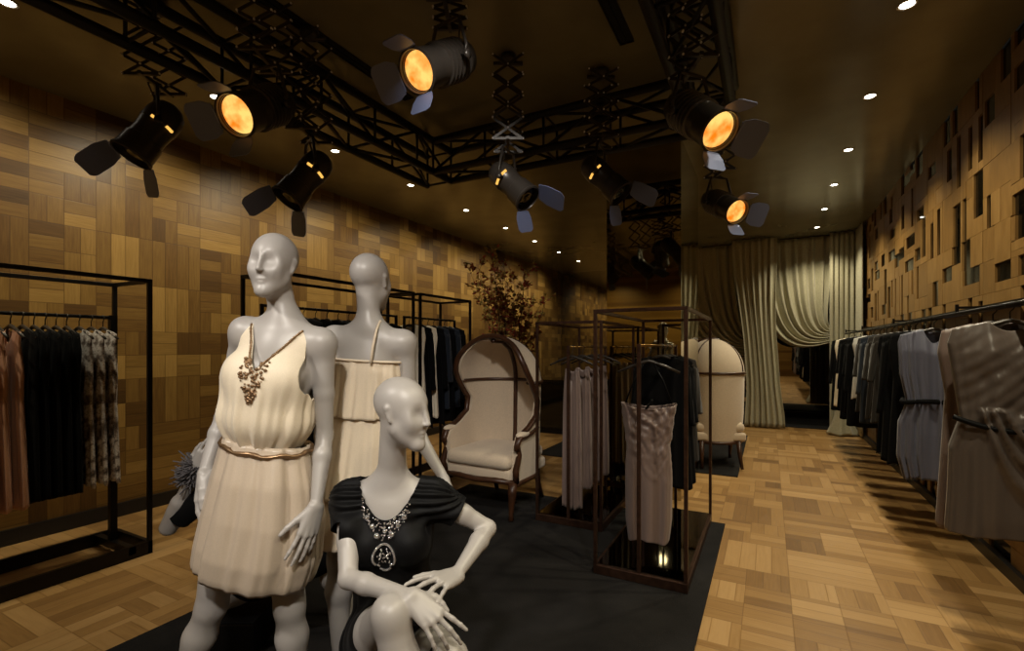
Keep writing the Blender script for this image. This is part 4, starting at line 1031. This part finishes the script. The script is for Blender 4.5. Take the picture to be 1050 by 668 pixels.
for y_, kd, nm, where, ct in R:
    hang(kd, 1.02, y_, 1.60, f'{nm} {where}', f'{nm} {where}', ct, 'clothes on the right rail', rz={'drape': -.10, 'blue': -.22}.get(kd, -.1))
for k_, (o, ps) in protos.items():
    if 'used' in o: del o['used']
    else:
        for p in ps: bpy.data.objects.remove(p)
        bpy.data.objects.remove(o)
for o in list(bpy.data.objects):
    if 'used' in o: del o['used']
# ================================================================== balloon armchair
def balloon_chair():
    q = empty('balloon_armchair', (0, 0, 0))
    Wd, Yc, Bk = .335, .02, .33
    def edge(z): return interp(z, [.28, .60, .66, .72, .80, .92, 1.05, 1.18, 1.30, 1.47], [.27, .27, .24, .10, -.02, -.04, .05, .13, .15, .10])
    def sec(z):
        """half width and back depth of the shell at height z"""
        if z <= 1.08: k = interp(z, [.28, .6, 1.08], [.90, .97, 1.0]); return Wd*k, Bk*k
        s_ = math.sqrt(max(0, 1-((z-1.08)/.40)**2)); return Wd*s_, Bk*s_+.0
    def curve(z, n=48, inset=0.0):
        w, b = sec(z); w, b = max(w-inset, .004), max(b-inset, .004); e = edge(z); pts = []
        if z > 1.08: e = Yc+(e-Yc)*max(.0, 1) if z < 1.4 else e
        for i in range(241):
            s_ = -1+2*i/240; a = s_*PI/2
            if abs(s_) < 1: pts.append((w*math.sin(a), Yc-b*math.cos(a)))
        ext = max(0, e-Yc)
        L = [(-w, Yc+ext*(1-i/20)) for i in range(20)] + pts + [(w, Yc+ext*(i+1)/20) for i in range(20)]
        if e < Yc: L = [p for p in pts if p[1] <= e]
        d = [0]
        for a, b2 in zip(L, L[1:]): d.append(d[-1]+math.hypot(a[0]-b2[0], a[1]-b2[1]))
        return [(float(np.interp(d[-1]*i/n, d, [p[0] for p in L])), float(np.interp(d[-1]*i/n, d, [p[1] for p in L])), z) for i in range(n+1)]
    zs = [.28, .34, .42, .50, .56, .60, .63, .66, .69, .72, .76, .80, .86, .92, .98, 1.05, 1.10, 1.16, 1.22, 1.28, 1.33, 1.37, 1.405, 1.435, 1.455, 1.47, 1.478]
    outer = [curve(z) for z in zs]; inner = [curve(z, 48, .045) for z in zs[:-1]]+[[(p[0], p[1], 1.445) for p in curve(1.478, 48, .0)]]
    inner = [[(p[0], p[1], min(p[2], 1.44)) for p in r] for r in inner]
    mb = MB().grid(outer).grid([r[::-1] for r in inner])
    for k in (0, -1): mb.grid([[r[k] for r in outer], [r[k] for r in inner]] if k == 0 else [[r[k] for r in inner], [r[k] for r in outer]])
    mb.grid([inner[0], outer[0]])
    mb.build('shell', M['linen'], q, True, local=True, angle=1.0)
    fr = [outer[i][0] for i in range(len(zs))]; fl_ = [outer[i][-1] for i in range(len(zs))]
    sh = lambda P, s_: [Vector((p[0]*.975, p[1]+.012, p[2])) for p in P]
    arch = sh(fr, 1)+sh(fl_, 1)[::-1]
    MB().tube(arch[4:-4], .022, 8).build('carved_frame', M['walnut'], q, True, local=True)
    for z, ins in ((1.08, -.004), (1.08, .047)): MB().tube(curve(z, 40, ins), .015, 8).build('band', M['walnut'], q, True, local=True)
    MB().tube([(0, Yc-sec(z)[1]+.052, z) for z in zs if .45 < z < 1.40]+[(0, -.04, 1.432), (0, .10, 1.438)], .018, 8).build('centre_rib', M['walnut'], q, True, local=True)
    for x in (-1, 1): MB().tube([Vector((x*(sec(z)[0]+.003)*math.sin(.9), Yc-(sec(z)[1]+.003)*math.cos(.9), z)) for z in zs if 1.06 < z < 1.477], .008, 8).build('outer_rib', M['walnut'], q, True, local=True)
    # seat rail, cushion, arms
    MB().tube([(-.30, .28, .30), (-.15, .315, .31), (0, .325, .30), (.15, .315, .31), (.30, .28, .30)], .024, 8).build('seat_rail', M['walnut'], q, True, local=True)
    MB().tube(curve(.285, 40, -.004), .018, 8).build('base_rail', M['walnut'], q, True, local=True)
    def pillow(lo, hi, e, name, mat):
        bm = bmesh.new(); bmesh.ops.create_cube(bm, size=1.0)
        for v in bm.verts: v.co = Vector([(lo[i]+hi[i])/2+v.co[i]*(hi[i]-lo[i]) for i in range(3)])
        me = bpy.data.meshes.new(name); bm.to_mesh(me); bm.free(); me.materials.append(mat); o = bpy.data.objects.new(name, me); COL.objects.link(o); o.parent = q
        b = o.modifiers.new('bevel', 'BEVEL'); b.width = e; b.segments = 5
        for p in me.polygons: p.use_smooth = True
        return o
    pillow((-.285, -.25, .30), (.285, .30, .40), .03, 'seat_upholstery', M['linen'])
    pillow((-.275, -.24, .395), (.275, .335, .515), .052, 'seat_cushion', M['linen'])
    for x in (-1, 1):
        mb = MB(); mb.tube([(x*.305, .27, .30), (x*.318, .30, .40), (x*.318, .25, .52), (x*.322, .285, .60), (x*.325, .26, .655), (x*.327, .10, .665), (x*.325, -.02, .70)], [.022, .024, .02, .02, .024, .02, .016], 8); mb.build('arm_rail', M['walnut'], q, True, local=True)
        mb = MB(); mb.ball((x*.318, .20, .675), (.035, .085, .026), 14); mb.build('arm_pad', M['linen'], q, True, local=True)
        mb = MB(); mb.tube([(x*.285, .285, .30), (x*.290, .300, .22), (x*.278, .290, .12), (x*.272, .285, .05), (x*.278, .295, 0)], [.032, .030, .022, .016, .019], 10); mb.build('leg', M['walnut'], q, True, local=True)
        mb = MB(); mb.tube([(x*.20, -.24, .30), (x*.205, -.26, .15), (x*.215, -.31, 0)], [.026, .022, .017], 10); mb.build('leg', M['walnut'], q, True, local=True)
    return q
ch = balloon_chair()
c = pt(512, 480, 4.30); ch.location = (c.x, c.y, .016); ch.scale = (1.14, 1.14, 1.0)
def face(o, d): o.rotation_euler = (0, 0, math.atan2(d.y, d.x)-PI/2)
face(ch, -FV*.86-RV*.50)
tag(ch, 'cream linen balloon armchair with walnut frame, its open front facing the mannequins', 'armchair', 'balloon armchairs')
c2 = copy_tree(ch); c2.location = (-.58, 6.26, .016); face(c2, FV*.9+RV*.1); c2.scale = (1.02, 1.02, 1.0)
tag(c2, 'cream linen balloon armchair seen from behind beyond the mirrored column', 'armchair', 'balloon armchairs')
# ================================================================== branches in a floor vase behind the armchair
q = empty('branch_arrangement', (-2.62, 4.98, 0), 0, 'tall autumn branches with red and yellow leaves in a dark vase behind the armchair', 'plant')
MB().lathe([(0, .0), (.0, .13), (.05, .16), (.35, .20), (.60, .16), (.78, .10), (.86, .115), (.88, .11), (.86, .095), (.80, .08)], (-2.62, 4.98, .0005), (0, 0, 1), 28).build('vase', M['vase'], q, True)
rr = random.Random(5); lv, lf, lt = [], [], []
def leaf(p, d, s_):
    d = Vector(d).normalized(); n_ = Vector((rr.uniform(-1, 1), rr.uniform(-1, 1), rr.uniform(-.3, 1))).normalized(); x = d.cross(n_)
    if x.length < .05: return
    x.normalize(); y = x.cross(d); b = len(lv); t = rr.random()
    lv.extend([p, p+d*s_*.45+x*s_*.28+y*s_*.05, p+d*s_, p+d*s_*.45-x*s_*.28+y*s_*.05]); lf.append((b, b+1, b+2, b+3)); lt.extend([t]*4)
for i in range(26):
    a = rr.uniform(0, 6.28); sp = rr.uniform(.12, .52); top = Vector((-2.62+math.cos(a)*sp, 4.98+math.sin(a)*sp, rr.uniform(1.75, 2.42))); b0 = Vector((-2.62+math.cos(a)*.03, 4.98+math.sin(a)*.03, .70))
    pts = []
    for k in range(9):
        t = k/8; p = b0.lerp(top, t)+Vector((math.cos(a)*sp*(-.35*t*(1-t))+rr.uniform(-.02, .02), rr.uniform(-.02, .02), .1*t*(1-t))); pts.append(p)
    mb = MB(); mb.tube(pts, [.007-.0055*k/8 for k in range(9)], 5)
    for k in range(3, 9):
        for _ in range(3):
            o = pts[k]; d = Vector((rr.uniform(-1, 1), rr.uniform(-1, 1), rr.uniform(-.1, 1.1))).normalized(); ln = rr.uniform(.05, .17); mb.tube([o, o+d*ln*.6, o+d*ln+Vector((0, 0, .01))], [.0024, .0018, .001], 4)
            for _ in range(8):
                t = rr.uniform(.2, 1.0); leaf(o+d*ln*t, d+Vector((rr.uniform(-1, 1), rr.uniform(-1, 1), rr.uniform(-1, .6))), rr.uniform(.034, .06))
    mb.build('branch', M['twig'], q, True)
o = make('foliage', lv, lf, M['leaf'], q, False, tone=lt); o['kind'] = 'stuff'
# ================================================================== dark counter at the back left
q = empty('counter', (-3.0, 7.5, 0), 0, 'low black counter at the back between the armchair and the far rug', 'counter')
MB().box((-3.75, 7.2, .06), (-2.35, 7.75, .84)).build('counter_body', M['black'], q, bevel=.004); MB().box((-3.78, 7.17, .84), (-2.32, 7.78, .87)).build('counter_top', M['blackglass'], q, bevel=.003)
MB().box((-3.72, 7.23, .0005), (-2.38, 7.72, .06)).build('plinth_kick', M['truss'], q)
for i in range(3): MB().box((-3.73+.46*i, 7.190, .10), (-3.29+.46*i, 7.2, .80)).build('counter_panel', M['blackglass'], q, bevel=.002)
